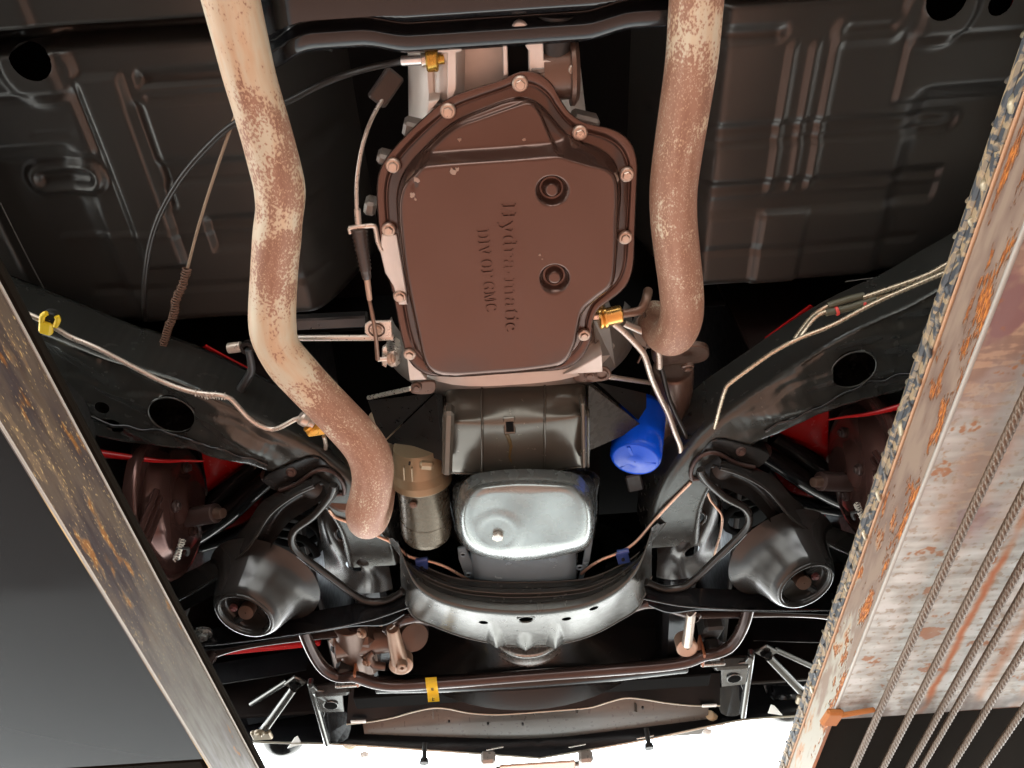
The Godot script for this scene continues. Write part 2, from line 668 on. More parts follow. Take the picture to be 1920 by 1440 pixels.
func pipe_skin(k: int, kind: int) -> StandardMaterial3D:
	# aluminised tube with rust that comes through in worm-like specks; u goes round, v along the pipe
	var w := 384
	var h := 768
	var relief := Image.create(w, h, false, Image.FORMAT_RGB8)
	var big := noise(k, 0.010, 3)
	var grain := noise(k + 1, 0.085, 2)
	var grain_2 := noise(k + 4, 0.055, 2)
	var dust := noise(k + 2, 0.03, 4)
	var clean := Color(0.76, 0.71, 0.62)
	var tan_ := Color(0.745, 0.62, 0.50)
	var rust := Color(0.56, 0.39, 0.315)
	var deep := Color(0.46, 0.30, 0.235)
	var f := func(x: int, y: int) -> Color:
		var v := float(y) / h
		var a := TAU * x / w
		# seamless round the pipe: sample on a cylinder
		var cx := cos(a) * 55.0
		var cy := sin(a) * 55.0
		var b: float = big.get_noise_3d(cx, cy, y * 2.0)
		var g: float = absf(grain.get_noise_3d(cx * 1.6, cy * 1.6, y * 3.6))
		var g2: float = grain_2.get_noise_3d(cx * 2.0, cy * 2.0, y * 4.2)
		var d: float = dust.get_noise_3d(cx, cy, y * 0.4)
		var amount := 0.0
		if kind == 0:
			amount = -0.30 + 0.66 * stairs(0.13, 0.22, v) * stairs(0.52, 0.40, v) * (0.5 + 0.5 * sin(a + 0.6)) + 1.12 * stairs(0.54, 0.68, v)
		else:
			amount = 0.80 - 0.85 * stairs(0.30, 0.02, v) * (0.75 + 0.25 * sin(a + 2.0))
		amount += b * 0.8 + d * 0.25
		# specks first, then closed rust with pale worm-like remains of the coating
		var speck: float = stairs(0.62 - amount, 0.86 - amount, 0.5 + g2 * 0.28 + dust.get_noise_3d(cx * 4.0, cy * 4.0, y * 8.0) * 0.85)
		var pale: float = stairs(0.11, 0.04, g) * stairs(-0.05, 0.12, g2 + 0.04 - (amount - 0.7) * 0.15)
		var worm: float = clampf(speck - pale * 0.85, 0.0, 1.0)
		relief.set_pixel(x, y, Color.from_hsv(0.0, 0.0, 0.4 + 0.5 * worm))
		var base := mix(clean, tan_, 0.45 + d * 1.1 + b * 0.5)
		return mix(base, mix(rust, deep, 0.25 + d), worm * 0.8)
	var tex := picture(w, h, f)
	var m := paint(Color.WHITE, 0.62, 0.12)
	m.albedo_texture = tex
	m.uv1_scale = Vector3(1, 1.0, 1)
	m.heightmap_enabled = true
	m.heightmap_texture = ImageTexture.create_from_image(relief)
	m.heightmap_scale = 0.035
	return m

func rail_skin(k: int) -> StandardMaterial3D:
	# greasy brown steel with orange rust blooms and pale specks; u along the rail, v across it
	var w := 1024
	var h := 256
	var big := noise(k, 0.006, 4)
	var mid := noise(k + 1, 0.02, 4)
	var dots := noise(k + 2, 0.14, 2)
	var streak := noise(k + 3, 0.02, 3)
	var f := func(x: int, y: int) -> Color:
		var b: float = big.get_noise_2d(x, y * 1.4)
		var c: float = mid.get_noise_2d(x, y)
		var d: float = dots.get_noise_2d(x, y)
		var s: float = streak.get_noise_2d(x * 0.12, y * 1.2)
		var fore: float = stairs(0.42, 0.66, float(x) / w + c * 0.12)
		var col := mix(Color(0.36, 0.30, 0.25), Color(0.24, 0.195, 0.19), 0.5 + b * 1.7 + c * 0.5)
		col = mix(col, Color(0.53, 0.44, 0.34), stairs(0.15, 0.5, s * 0.5 + c) * 0.6)
		col = mix(col, mix(Color(0.43, 0.41, 0.375), Color(0.37, 0.34, 0.31), 0.5 + c * 1.2 + b), fore)
		col = mix(col, Color(0.66, 0.38, 0.10), stairs(0.30, 0.62, c + b * 0.8 + 0.05 * float(h - y) / h - 0.3 * fore - 0.06) * 0.6)
		col = mix(col, Color(0.80, 0.68, 0.46), stairs(0.52, 0.62, d + c * 0.35) * stairs(0.75, 0.35, float(x) / w))
		return col
	var m := paint(Color.WHITE, 0.5, 0.3)
	m.albedo_texture = picture(w, h, f)
	m.roughness_texture = noise_tex(k + 8, 0.02, 0.5, 1.0)
	m.roughness = 0.8
	return m

func flake_skin(k: int) -> StandardMaterial3D:
	# rusted side of the channel: rose-brown scale, orange flaking rust along its edges, pale zinc to the front
	var w := 1024
	var h := 160
	var big := noise(k, 0.009, 4)
	var mid := noise(k + 1, 0.020, 4)
	var tiny := noise(k + 2, 0.11, 3)
	var relief := Image.create(w, h, false, Image.FORMAT_RGB8)
	var f := func(x: int, y: int) -> Color:
		var u := float(x) / w
		var v := float(y) / h
		var b: float = big.get_noise_2d(x, y * 1.2)
		var c: float = mid.get_noise_2d(x, y)
		var t: float = tiny.get_noise_2d(x, y)
		var col := mix(Color(0.50, 0.42, 0.36), Color(0.40, 0.315, 0.27), 0.5 + b * 1.5 + c * 0.5)
		col = mix(col, Color(0.60, 0.575, 0.52), stairs(0.55, 0.75, u + b * 0.35 + c * 0.15))
		col = mix(col, Color(0.64, 0.38, 0.20), stairs(0.20, 0.50, b + c * 0.5) * 0.5)
		var edge := maxf(stairs(0.45, 0.95, v), stairs(0.22, 0.0, v) * 0.45)
		var flake: float = stairs(0.30, 0.42, c * 0.7 + b * 0.7 + t * 0.35 + edge * 0.34 - stairs(0.62, 0.9, u) * 0.3)
		col = mix(col, mix(Color(0.72, 0.42, 0.13), Color(0.50, 0.265, 0.08), 0.5 + t * 1.6), flake)
		relief.set_pixel(x, y, Color.from_hsv(0.0, 0.0, clampf(0.3 + 0.6 * flake * (0.6 + t), 0.0, 1.0)))
		return col
	var m := paint(Color.WHITE, 0.72, 0.1)
	m.albedo_texture = picture(w, h, f)
	m.heightmap_enabled = true
	m.heightmap_texture = ImageTexture.create_from_image(relief)
	m.heightmap_scale = 0.4
	return m

func galvanised_skin(k: int) -> StandardMaterial3D:
	# scraped zinc with brown film towards the rear, rust stains and scratches across; u along, v across
	var w := 1024
	var h := 384
	var big := noise(k, 0.005, 4)
	var mid := noise(k + 1, 0.016, 5)
	var tiny := noise(k + 2, 0.09, 3)
	var cross := noise(k + 3, 0.05, 3)
	var f := func(x: int, y: int) -> Color:
		var u := float(x) / w
		var v := float(y) / h
		var b: float = big.get_noise_2d(x, y)
		var c: float = mid.get_noise_2d(x, y)
		var t: float = tiny.get_noise_2d(x, y)
		var s: float = cross.get_noise_2d(x * 1.3, y * 0.22)
		var zinc := mix(Color(0.74, 0.745, 0.73), Color(0.58, 0.575, 0.55), 0.5 + c + s * 0.7)
		zinc = mix(zinc, Color(0.52, 0.44, 0.36), stairs(0.25, 0.5, t + s * 0.5) * 0.55)
		var film := mix(Color(0.54, 0.435, 0.37), Color(0.44, 0.335, 0.295), 0.5 + b * 1.4 + c * 0.6)
		film = mix(film, Color(0.70, 0.58, 0.47), stairs(0.05, 0.4, s + t * 0.3) * 0.6)
		film = mix(film, Color(0.47, 0.33, 0.32), stairs(0.30, 0.55, -b + c * 0.6))
		var col := mix(film, zinc, stairs(0.40, 0.66, u + b * 0.22 + c * 0.12))
		col = mix(col, Color(0.56, 0.34, 0.19), stairs(0.42, 0.56, c + t * 0.22 + b * 0.25) * 0.8)
		# rust drawn along under the ropes
		for lane in [[0.30, 0.012, 0.9], [0.47, 0.02, 0.5], [0.62, 0.02, 0.5], [0.72, 0.02, 0.4]]:
			col = mix(col, Color(0.66, 0.34, 0.14), stairs(lane[1] * 1.6, 0.0, absf(v - lane[0] - c * 0.012)) * lane[2] * clampf(0.4 + b * 1.5 + stairs(0.3, 0.7, u) * 0.5, 0.0, 1.0))
		return mix(col, Color(0.30, 0.25, 0.22), stairs(0.94, 1.02, u + c * 0.05) * 0.85)
	var m := paint(Color.WHITE, 0.75, 0.15)
	m.albedo_texture = picture(w, h, f)
	m.roughness_texture = noise_tex(k + 8, 0.03, 0.6, 1.0)
	return m

# ------------------------------------------------------------------ setting
func setting() -> void:
	var g := PlaneMesh.new()
	g.size = Vector2(240, 240)
	structure(g, "ground", M.concrete)
	structure(block(Vector3(0.2, 0.0, 2.3), Vector3(9.0, 0.014, 11.0), Basis(), 0.003), "workshop_floor", M.slab)
	structure(block(Vector3(0.05, 0.008, 0.9), Vector3(3.0, 0.014, 6.6), Basis(), 0.003), "bay_floor", M.bay)
	# the open-fronted bay that shades the lift; its openings are what the black paint mirrors
	structure(block(Vector3(0.2, 4.75, 1.7), Vector3(9.0, 0.14, 9.4)), "roof", M.wall)
	structure(block(Vector3(4.6, 2.35, 1.7), Vector3(0.16, 4.7, 9.4)), "wall", M.wall)
	structure(block(Vector3(-4.2, 2.35, 4.4), Vector3(0.16, 4.7, 4.0)), "wall", M.wall)
	structure(block(Vector3(-4.2, 2.35, -0.6), Vector3(0.24, 4.7, 0.24)), "pillar", M.wall)
	structure(block(Vector3(-4.2, 2.35, -2.9), Vector3(0.24, 4.7, 0.24)), "pillar", M.wall)

# ------------------------------------------------------------------ the body: floor pan, tunnel, shell
func bump_box(x: float, z: float, x0: float, x1: float, z0: float, z1: float, soft: float) -> float:
	return stairs(x0 - soft, x0, x) * stairs(x1 + soft, x1, x) * stairs(z0 - soft, z0, z) * stairs(z1 + soft, z1, z)

func oval(x: float, z: float, cx: float, cz: float, hx: float, hz: float, soft: float) -> float:
	var r := minf(hx, hz)
	var d := Vector2(maxf(absf(x - cx) - (hx - r), 0.0), maxf(absf(z - cz) - (hz - r), 0.0)).length()
	return stairs(r + soft, r - soft, d)

func floor_height(x: float, z: float) -> float:
	# height above the eye of the pressed floor; lower is nearer to the ground
	var ax := absf(x)
	var h := 1.15
	# tunnel and toe board
	h += 0.30 * stairs(0.345, 0.20, ax)
	h += 0.9 * maxf(0.0, -0.705 - z) * (1.0 + 3.0 * stairs(0.0, 0.06, -0.705 - z))
	if ax > 0.26:
		# rear cross sill that hangs lower behind a sharp step
		h += 0.055 * bump_box(ax, z, 0.30, 0.90, -0.254, -0.231, 0.004)
		h -= 0.012 * stairs(-0.24, -0.23, z)
		# channel that runs fore and aft, with the outer panel pressed up beside it
		h += 0.010 * stairs(0.592, 0.606, ax - 0.035 * stairs(-0.40, -0.52, z)) * stairs(-0.385, -0.40, z) * stairs(0.62, 0.66, ax)
		h -= 0.006 * bump_box(ax, z, 0.605, 0.80, -0.405, -0.325, 0.008)
		if x < 0.0:
			h -= 0.008 * bump_box(ax, z, 0.53, 0.585, -0.60, -0.30, 0.006)
			h += 0.005 * bump_box(ax, z, 0.512, 0.524, -0.50, -0.34, 0.006)
			h += 0.009 * bump_box(ax, z, 0.33, 0.50, -0.312, -0.298, 0.006)
			h += 0.004 * bump_box(ax, z, 0.33, 0.50, -0.335, -0.328, 0.004)
		else:
			for c in [0.434, 0.467, 0.497]:
				h -= 0.005 * stairs(0.007, 0.001, absf(ax - c - 0.03 * (-0.30 - z) * 0.3)) * stairs(-0.31, -0.32, z) * stairs(-0.545, -0.535, z)
			h -= 0.006 * bump_box(ax, z, 0.43, 0.50, -0.72, -0.58, 0.006)
			h += 0.008 * oval(ax, z, 0.37, -0.300, 0.05, 0.009, 0.005)
			h -= 0.006 * oval(ax, z, 0.54, -0.302, 0.05, 0.018, 0.008)
			h += 0.006 * oval(ax, z, 0.54, -0.300, 0.036, 0.007, 0.005)
		# cross ribs
		h += 0.007 * oval(ax, z, 0.49, -0.446, 0.225, 0.0165, 0.005) * (1.0 if x > 0.0 else stairs(0.53, 0.51, ax))
		h -= 0.003 * oval(ax, z, 0.49, -0.446, 0.205, 0.006, 0.004) * (1.0 if x > 0.0 else 0.0)
		h += 0.006 * bump_box(ax, z, 0.30, 0.71 if x > 0.0 else 0.47, -0.578, -0.524, 0.004)
		h -= 0.003 * bump_box(ax, z, 0.30, 0.71, -0.545, -0.541, 0.003)
		h += 0.003 * bump_box(ax, z, 0.30, 0.70, -0.648, -0.642, 0.003)
		# oval boss of the outer panel
		if x < 0.0:
			h -= 0.010 * oval(ax, z, 0.662, -0.443, 0.060, 0.024, 0.006)
			h += 0.012 * oval(ax, z, 0.662, -0.443, 0.044, 0.011, 0.005)
			h += 0.002 * bump_box(ax, z, 0.62, 0.68, -0.373, -0.370, 0.002)
		# dimple round the drain hole and the ledge behind it
		h -= 0.007 * stairs(0.055, 0.043, Vector2(ax - 0.634, z + 0.281).length())
		h -= 0.006 * stairs(-0.318, -0.312, z) * stairs(0.60, 0.62, ax)
	# hand-beaten unevenness
	h += 0.0014 * sin(x * 23.0 + z * 7.0) * sin(z * 19.0 - x * 5.0)
	# sill at the outer edge
	h -= 0.09 * stairs(0.80, 0.83, ax)
	return h

func body() -> void:
	var nx := 330
	var nz := 200
	var f := func(u: float, v: float) -> Vector3:
		var x := lerpf(-0.88, 0.88, u)
		var z := lerpf(0.42, -0.80, v)
		return Vector3(x, eye.y + floor_height(x, z), z)
	var holes := []
	for s in [-1.0, 1.0]:
		holes.append([Vector3(s * 0.634, eye.y + floor_height(s * 0.634, -0.268), -0.268), 0.027])
		holes.append([Vector3(s * 0.715, eye.y + floor_height(s * 0.715, -0.278), -0.278), 0.017])
	var pan := put(sheet(f, nx, nz, holes), "floor_pan", M.floor, car, "black pressed steel floor pan with cross ribs and drain holes")
	put(block(Vector3(0, eye.y + 1.40, -0.15), Vector3(1.86, 0.02, 1.5)), "floor_carpet", M.deep, pan)
	put(tube_mesh(PackedVector3Array([P(0, 380, 1.148), P(50, 480, 1.148), P(100, 575, 1.150)]), 0.0010), "seam_sealer", M.grey, pan)
	put(tube_mesh(PackedVector3Array([P(1585, 528, 1.149), P(1640, 521, 1.149)]), 0.0010), "seam_sealer", M.grey, pan)
	# rear half of the body, behind the photographer: it keeps the sky off the floor
	var y := eye.y
	put(join([block(Vector3(0, y + 1.17, 1.55), Vector3(1.72, 0.04, 2.30)), block(Vector3(0, y + 1.08, 1.9), Vector3(1.0, 0.16, 0.7), Basis(), 0.03)]), "rear_floor", M.floor, car)
	# outer shell
	for s in [-1.0, 1.0]:
		put(block(Vector3(s * 0.905, y + 1.22, 0.95), Vector3(0.05, 0.34, 3.4), Basis(), 0.012), "rocker_panel", M.red, car)
		put(block(Vector3(s * 0.905, y + 1.42, -1.27), Vector3(0.03, 0.46, 1.06), Basis(), 0.01), "fender", M.red, car)
	put(block(Vector3(0, y + 1.66, -1.25), Vector3(1.84, 0.03, 1.40), Basis(), 0.01), "hood", M.red, car)
	put(block(Vector3(0, y + 1.625, -1.25), Vector3(1.70, 0.02, 1.34)), "hood_lining", M.deep, car)
	put(block(Vector3(0, y + 1.95, 0.6), Vector3(1.5, 0.9, 2.2), Basis(), 0.2), "cabin", M.red, car)
	# dark sheet metal round the engine bay
	put(block(Vector3(0, y + 1.46, -0.835), Vector3(1.66, 0.36, 0.012)), "firewall", M.deep, car)
	for s in [-1.0, 1.0]:
		S = s
		var liner := put(join([
			bar(W(0.44, 1.37, -0.84), W(0.50, 1.37, -1.86), 0.012, 0.52),
			bar(W(0.86, 1.36, -0.84), W(0.86, 1.36, -1.86), 0.012, 0.55),
			block(W(0.67, 1.60, -1.30), Vector3(0.40, 0.012, 1.0)),
			block(W(0.66, 1.30, -1.84), Vector3(0.42, 0.50, 0.012)),
			block(W(0.66, 1.34, -0.83), Vector3(0.46, 0.50, 0.012))]), "wheelhouse_liner", M.brake_dark, car)
		# red inner side of the fender that shows past the rail and the arms
		plate("fender_apron", [[1440, 786, 1.13], [1555, 766, 1.13], [1548, 1000, 1.15], [1470, 1010, 1.15]], 0.003, M.red, liner, "bright red inner fender panel")
		put(tube_mesh(pts([[1552, 787, 1.02], [1590, 781, 1.015], [1640, 774, 1.01], [1760, 742, 1.0]]), 0.0015, 0.008, 12), "fender_edge", M.red, liner, "bright red lower edge of the fender")
		put(bar(P(1380, 1149, 1.06), P(1660, 1139, 1.06), 0.02, 0.02), "fender_lip", M.red, liner, "red front lip of the fender")
		plate("fender_patch", [[1420, 645, 1.14], [1520, 572, 1.14], [1548, 590, 1.14], [1490, 640, 1.14]], 0.003, M.red, liner, "dark red sheet metal behind the fuel lines")
	S = 1.0

# ------------------------------------------------------------------ frame
func frame_rails() -> void:
	for s in [1.0, -1.0]:
		S = s
		# middle line of the lower face, its half width and its height
		var path := PackedVector3Array()
		for q in [[0.95, 1.03, -0.62], [0.80, 1.015, -0.70], [0.68, 1.005, -0.765], [0.57, 1.0, -0.805], [0.47, 0.995, -0.862], [0.38, 0.99, -0.925], [0.325, 0.985, -1.00], [0.30, 0.99, -1.10], [0.30, 1.0, -1.22]]:
			path.append(W(q[0], q[1], q[2]))
		var half := [0.098, 0.096, 0.094, 0.086, 0.066, 0.052, 0.048, 0.05, 0.055]
		var q2 := spline(path, 0.006)
		var along: Array = []
		for i in q2.size():
			along.append(float(i) / (q2.size() - 1))
		var f := func(u: float, v: float) -> Vector3:
			var k := int(u * (q2.size() - 1))
			var c: Vector3 = q2[k]
			var t: Vector3 = q2[mini(k + 1, q2.size() - 1)] - q2[maxi(k - 1, 0)]
			var across := Vector3(-t.z, 0, t.x).normalized()
			var x := u * (half.size() - 1)
			var hw: float = lerpf(half[int(x)], half[mini(int(x) + 1, half.size() - 1)], x - int(x))
			# section: up one side, round the corner, across the bottom, up the other side, closed over the top
			var r := 0.016
			var rise := 0.11
			var g := v * 5.0
			var o := Vector2()
			if g < 1.0:
				o = Vector2(-hw, lerpf(rise, r, g))
			elif g < 1.4:
				var a := (g - 1.0) / 0.4 * PI / 2
				o = Vector2(-hw + r - r * cos(a), r - r * sin(a))
			elif g < 3.6:
				o = Vector2(lerpf(-hw + r, hw - r, (g - 1.4) / 2.2), 0.0)
			elif g < 4.0:
				var a := (g - 3.6) / 0.4 * PI / 2
				o = Vector2(hw - r + r * sin(a), r - r * cos(a))
			elif g < 4.5:
				o = Vector2(hw, lerpf(r, rise, (g - 4.0) * 2.0))
			else:
				o = Vector2(lerpf(hw, -hw, (g - 4.5) * 2.0), rise)
			var p := c + across * o.x + Vector3(0, o.y, 0)
			if g > 1.2 and g < 3.8:
				var calm := stairs(0.72, 0.50, u)
				# dents, and the lap of the two pressings as a wavy step
				p.y += calm * 0.0055 * sin(u * 31.0 + o.x * 40.0) * sin(o.x * 48.0 + u * 13.0) + calm * 0.0016 * sin(u * 83.0 + o.x * 70.0) * sin(o.x * 110.0 - u * 40.0)
				p.y += 0.0055 * stairs(-0.004, 0.004, -o.x * s - 0.030 - 0.006 * sin(u * 50.0)) * stairs(0.05, 0.2, u) * stairs(0.66, 0.5, u)
				p.y -= 0.010 * exp(-pow((u - 0.56) * 16.0, 2.0) - pow((o.x) * 26.0, 2.0))
			return p
		var big := W(0.569, 1.0, -0.800)
		big.y = eye.y + 1.0
		var holes := [[big + Vector3(0, 0.001, 0), 0.0375]]
		if s < 0.0:
			holes.append([_at_left(210, 803, 1.003), 0.017])
			holes.append([_at_left(190, 766, 1.003), 0.012])
		var rail := put(sheet(f, 260, 110, holes), "frame_rail", M.rail, car, "dented gloss black frame rail with a large round hole")
		put(ring_loop(big + Vector3(0, 0.001, 0), 0.0375, 0.0016), "hole_rim", M.rail, rail)
		# a run of weld along the lap
		var weld := PackedVector3Array()
		for k in 26:
			var u := lerpf(0.24, 0.62, k / 25.0)
			var v: float = 0.5 + s * 0.13
			var p: Vector3 = f.call(u, v)
			weld.append(p + Vector3(0, -0.002 - 0.0015 * sin(k * 2.1), 0.003 * sin(k * 1.7)))
		put(tube_mesh(weld, 0.0035, 0.0025, 8, 0.004), "weld_bead", M.black, rail)
	S = 1.0

func _at_left(x: float, y: float, h: float) -> Vector3:
	# a spot of the photograph while the left-hand copy is being built
	var keep := S
	S = 1.0
	var p := P(x, y, h)
	S = keep
	return p

func front_crossmember() -> void:
	var lip := pts([[748, 1020, 0.955], [775, 1085, 0.93], [812, 1117, 0.914], [870, 1136, 0.905], [930, 1144, 0.901], [985, 1146, 0.90], [1050, 1141, 0.901], [1110, 1128, 0.906], [1165, 1097, 0.918], [1200, 1052, 0.935], [1222, 990, 0.96]])
	var front := pts([[752, 1100, 0.985], [772, 1152, 0.970], [815, 1174, 0.962], [870, 1194, 0.957], [930, 1207, 0.955], [985, 1212, 0.954], [1050, 1207, 0.955], [1110, 1190, 0.957], [1160, 1164, 0.964], [1198, 1137, 0.973], [1222, 1080, 0.995]])
	var top := pts([[690, 985, 1.03], [735, 1020, 1.01], [790, 1058, 0.985], [850, 1083, 0.972], [920, 1091, 0.97], [985, 1092, 0.97], [1050, 1090, 0.97], [1112, 1082, 0.972], [1180, 1050, 0.985], [1232, 1005, 1.01], [1275, 970, 1.03]])
	var a := resample(spline(lip, 0.004), 160)
	var b := resample(spline(front, 0.004), 160)
	var c := resample(spline(top, 0.004), 160)
	var at := func(l: PackedVector3Array, u: float) -> Vector3:
		var x := u * (l.size() - 1)
		return l[int(x)].lerp(l[mini(int(x) + 1, l.size() - 1)], x - int(x))
	var darts := [[930, 1196, 0.010, 0.014], [985, 1206, 0.012, 0.014], [1040, 1194, 0.010, 0.014]]
	var spots := []
	for d in darts:
		spots.append(P(d[0], d[1], 0.955))
	var f := func(u: float, v: float) -> Vector3:
		var pa: Vector3 = at.call(a, u)
		var pb: Vector3 = at.call(b, u)
		var pc: Vector3 = at.call(c, u)
		var p: Vector3
		if v < 0.40:
			var t := v / 0.40
			p = pc.lerp(pa, t)
			# bead pressed along the rear face, and the round lip at its foot
			p += Vector3(0, -0.004, 0.010) * stairs(0.20, 0.30, t) * stairs(0.55, 0.42, t)
			p += Vector3(0, 0, 0.012 * stairs(0.72, 0.82, t) * sin(t * PI))
		elif v < 0.52:
			var t := (v - 0.40) / 0.12
			p = pa + Vector3(0, -0.007 * sin(t * PI), -0.022 * t)
			p = p.lerp(pa.lerp(pb, 0.12), t)
		elif v < 0.92:
			var t := (v - 0.52) / 0.40
			p = pa.lerp(pb, 0.12 + 0.88 * t)
			for k in 3:
				var sp: Vector3 = spots[k]
				var reach: float = 0.85 if k != 1 else 0.5
				var g: float = stairs(reach, 0.0, (1.0 - t)) * maxf(0.0, 1.0 - absf(p.x - sp.x) / (0.004 + 0.018 * t))
				p.y -= 0.012 * g
		else:
			var t := (v - 0.92) / 0.08
			p = pb + Vector3(0, 0.09 * t, -0.006 * sin(t * PI / 2))
			for k in 3:
				p.y -= 0.012 * maxf(0.0, 1.0 - absf(p.x - spots[k].x) / 0.022) * (1.0 - t)
		return p
	var holes := [[P(985, 1160, 0.91), 0.0150], [P(905, 1167, 0.915), 0.0095], [P(1063, 1160, 0.915), 0.0095], [P(1113, 1141, 0.915), 0.0095]]
	for hl in holes:
		# drop each middle on to the sheet
		var best := INF
		var to: Vector3 = hl[0]
		for i in 121:
			for j in 40:
				var p: Vector3 = f.call(0.2 + 0.6 * i / 120.0, 0.5 + 0.4 * j / 39.0)
				var ray: Vector3 = (hl[0] - eye).normalized()
				var d := (p - eye - ray * ray.dot(p - eye)).length()
				if d < best:
					best = d
					to = p
		hl[0] = to
	var cm := put(sheet(f, 300, 130, holes), "front_crossmember", M.rail, car, "curved gloss black front crossmember with pressed darts")
	put(ring_loop(holes[0][0] + Vector3(0, -0.001, 0), 0.0160, 0.0026, Vector3(0, 1, 0.25)), "hole_rim", M.rail, cm)
	put(tube_mesh(b, 0.0022, -1.0, 8, 0.0), "rolled_edge", M.rail, cm)
	var back := PackedVector3Array()
	for p in c:
		back.append(p)
	put(tube_mesh(back, 0.002, -1.0, 8, 0.0), "rolled_edge", M.rail, cm)
	# dark inside of the box section
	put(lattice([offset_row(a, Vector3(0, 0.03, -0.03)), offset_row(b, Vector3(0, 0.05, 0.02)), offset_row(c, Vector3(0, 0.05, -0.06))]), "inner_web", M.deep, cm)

func offset_row(l: PackedVector3Array, d: Vector3) -> PackedVector3Array:
	var o := PackedVector3Array()
	for p in l:
		o.append(p + d)
	return o

func resample(p: PackedVector3Array, n: int) -> PackedVector3Array:
	var total := 0.0
	var acc := [0.0]
	for i in range(1, p.size()):
		total += p[i].distance_to(p[i - 1])
		acc.append(total)
	var out := PackedVector3Array()
	var k := 0
	for i in n:
		var s := total * i / (n - 1)
		while k < p.size() - 2 and acc[k + 1] < s:
			k += 1
		var seg: float = acc[k + 1] - acc[k]
		out.append(p[k].lerp(p[k + 1], clampf((s - acc[k]) / maxf(seg, 1e-9), 0.0, 1.0)))
	return out

# ------------------------------------------------------------------ pans
func pan_mesh(outer: Array, inner: Array, bottom: Array, mid: Vector2, n: int, prof: Array, cap_rings: int, h_bottom: float, f: Callable) -> ArrayMesh:
	# loops in the photograph, star-shaped about mid. prof: [which, how far towards the next loop, height]; the cap is pushed by f(x, y) -> rise
	var loops := [around(outer, mid, n), around(inner, mid, n), around(bottom, mid, n)]
	var rows := []
	for q in prof:
		var row := PackedVector3Array()
		var a: PackedVector2Array = loops[q[0]]
		var b: PackedVector2Array = loops[mini(q[0] + 1, 2)]
		for k in n + 1:
			var e := a[k % n].lerp(b[k % n], q[1])
			if q.size() > 3:
				e = mid + (e - mid) * (1.0 - q[3] / (e - mid).length())
			var rise: float = f.call(e.x, e.y) * (q[4] if q.size() > 4 else 0.0)
			# the two loops lie at heights of their own: mix in space, not in the picture
			if q[0] == 1 and q[1] > 0.0 and q.size() < 4:
				var pa := P(a[k % n].x, a[k % n].y, prof_height(prof, 1))
				var pb := P(b[k % n].x, b[k % n].y, h_bottom)
				var p := pa.lerp(pb, q[1])
				row.append(Vector3(p.x, eye.y + q[2] + f.call(b[k % n].x, b[k % n].y) * q[1], p.z))
			else:
				row.append(P(e.x, e.y, q[2]) + Vector3(0, rise, 0))
		rows.append(row)
	var last: PackedVector2Array = loops[2]
	var inset: float = prof[prof.size() - 1][3]
	for r in range(1, cap_rings + 1):
		var t := 1.0 - float(r) / cap_rings
		var row := PackedVector3Array()
		for k in n + 1:
			var e := mid + (last[k % n] - mid) * (1.0 - inset / (last[k % n] - mid).length()) * maxf(t, 0.001)
			row.append(P(e.x, e.y, h_bottom) + Vector3(0, f.call(e.x, e.y), 0))
		rows.append(row)
	return lattice(rows)

func prof_height(prof: Array, which: int) -> float:
	for q in prof:
		if q[0] == which and q[1] == 0.0:
			return q[2]
	return 0.0

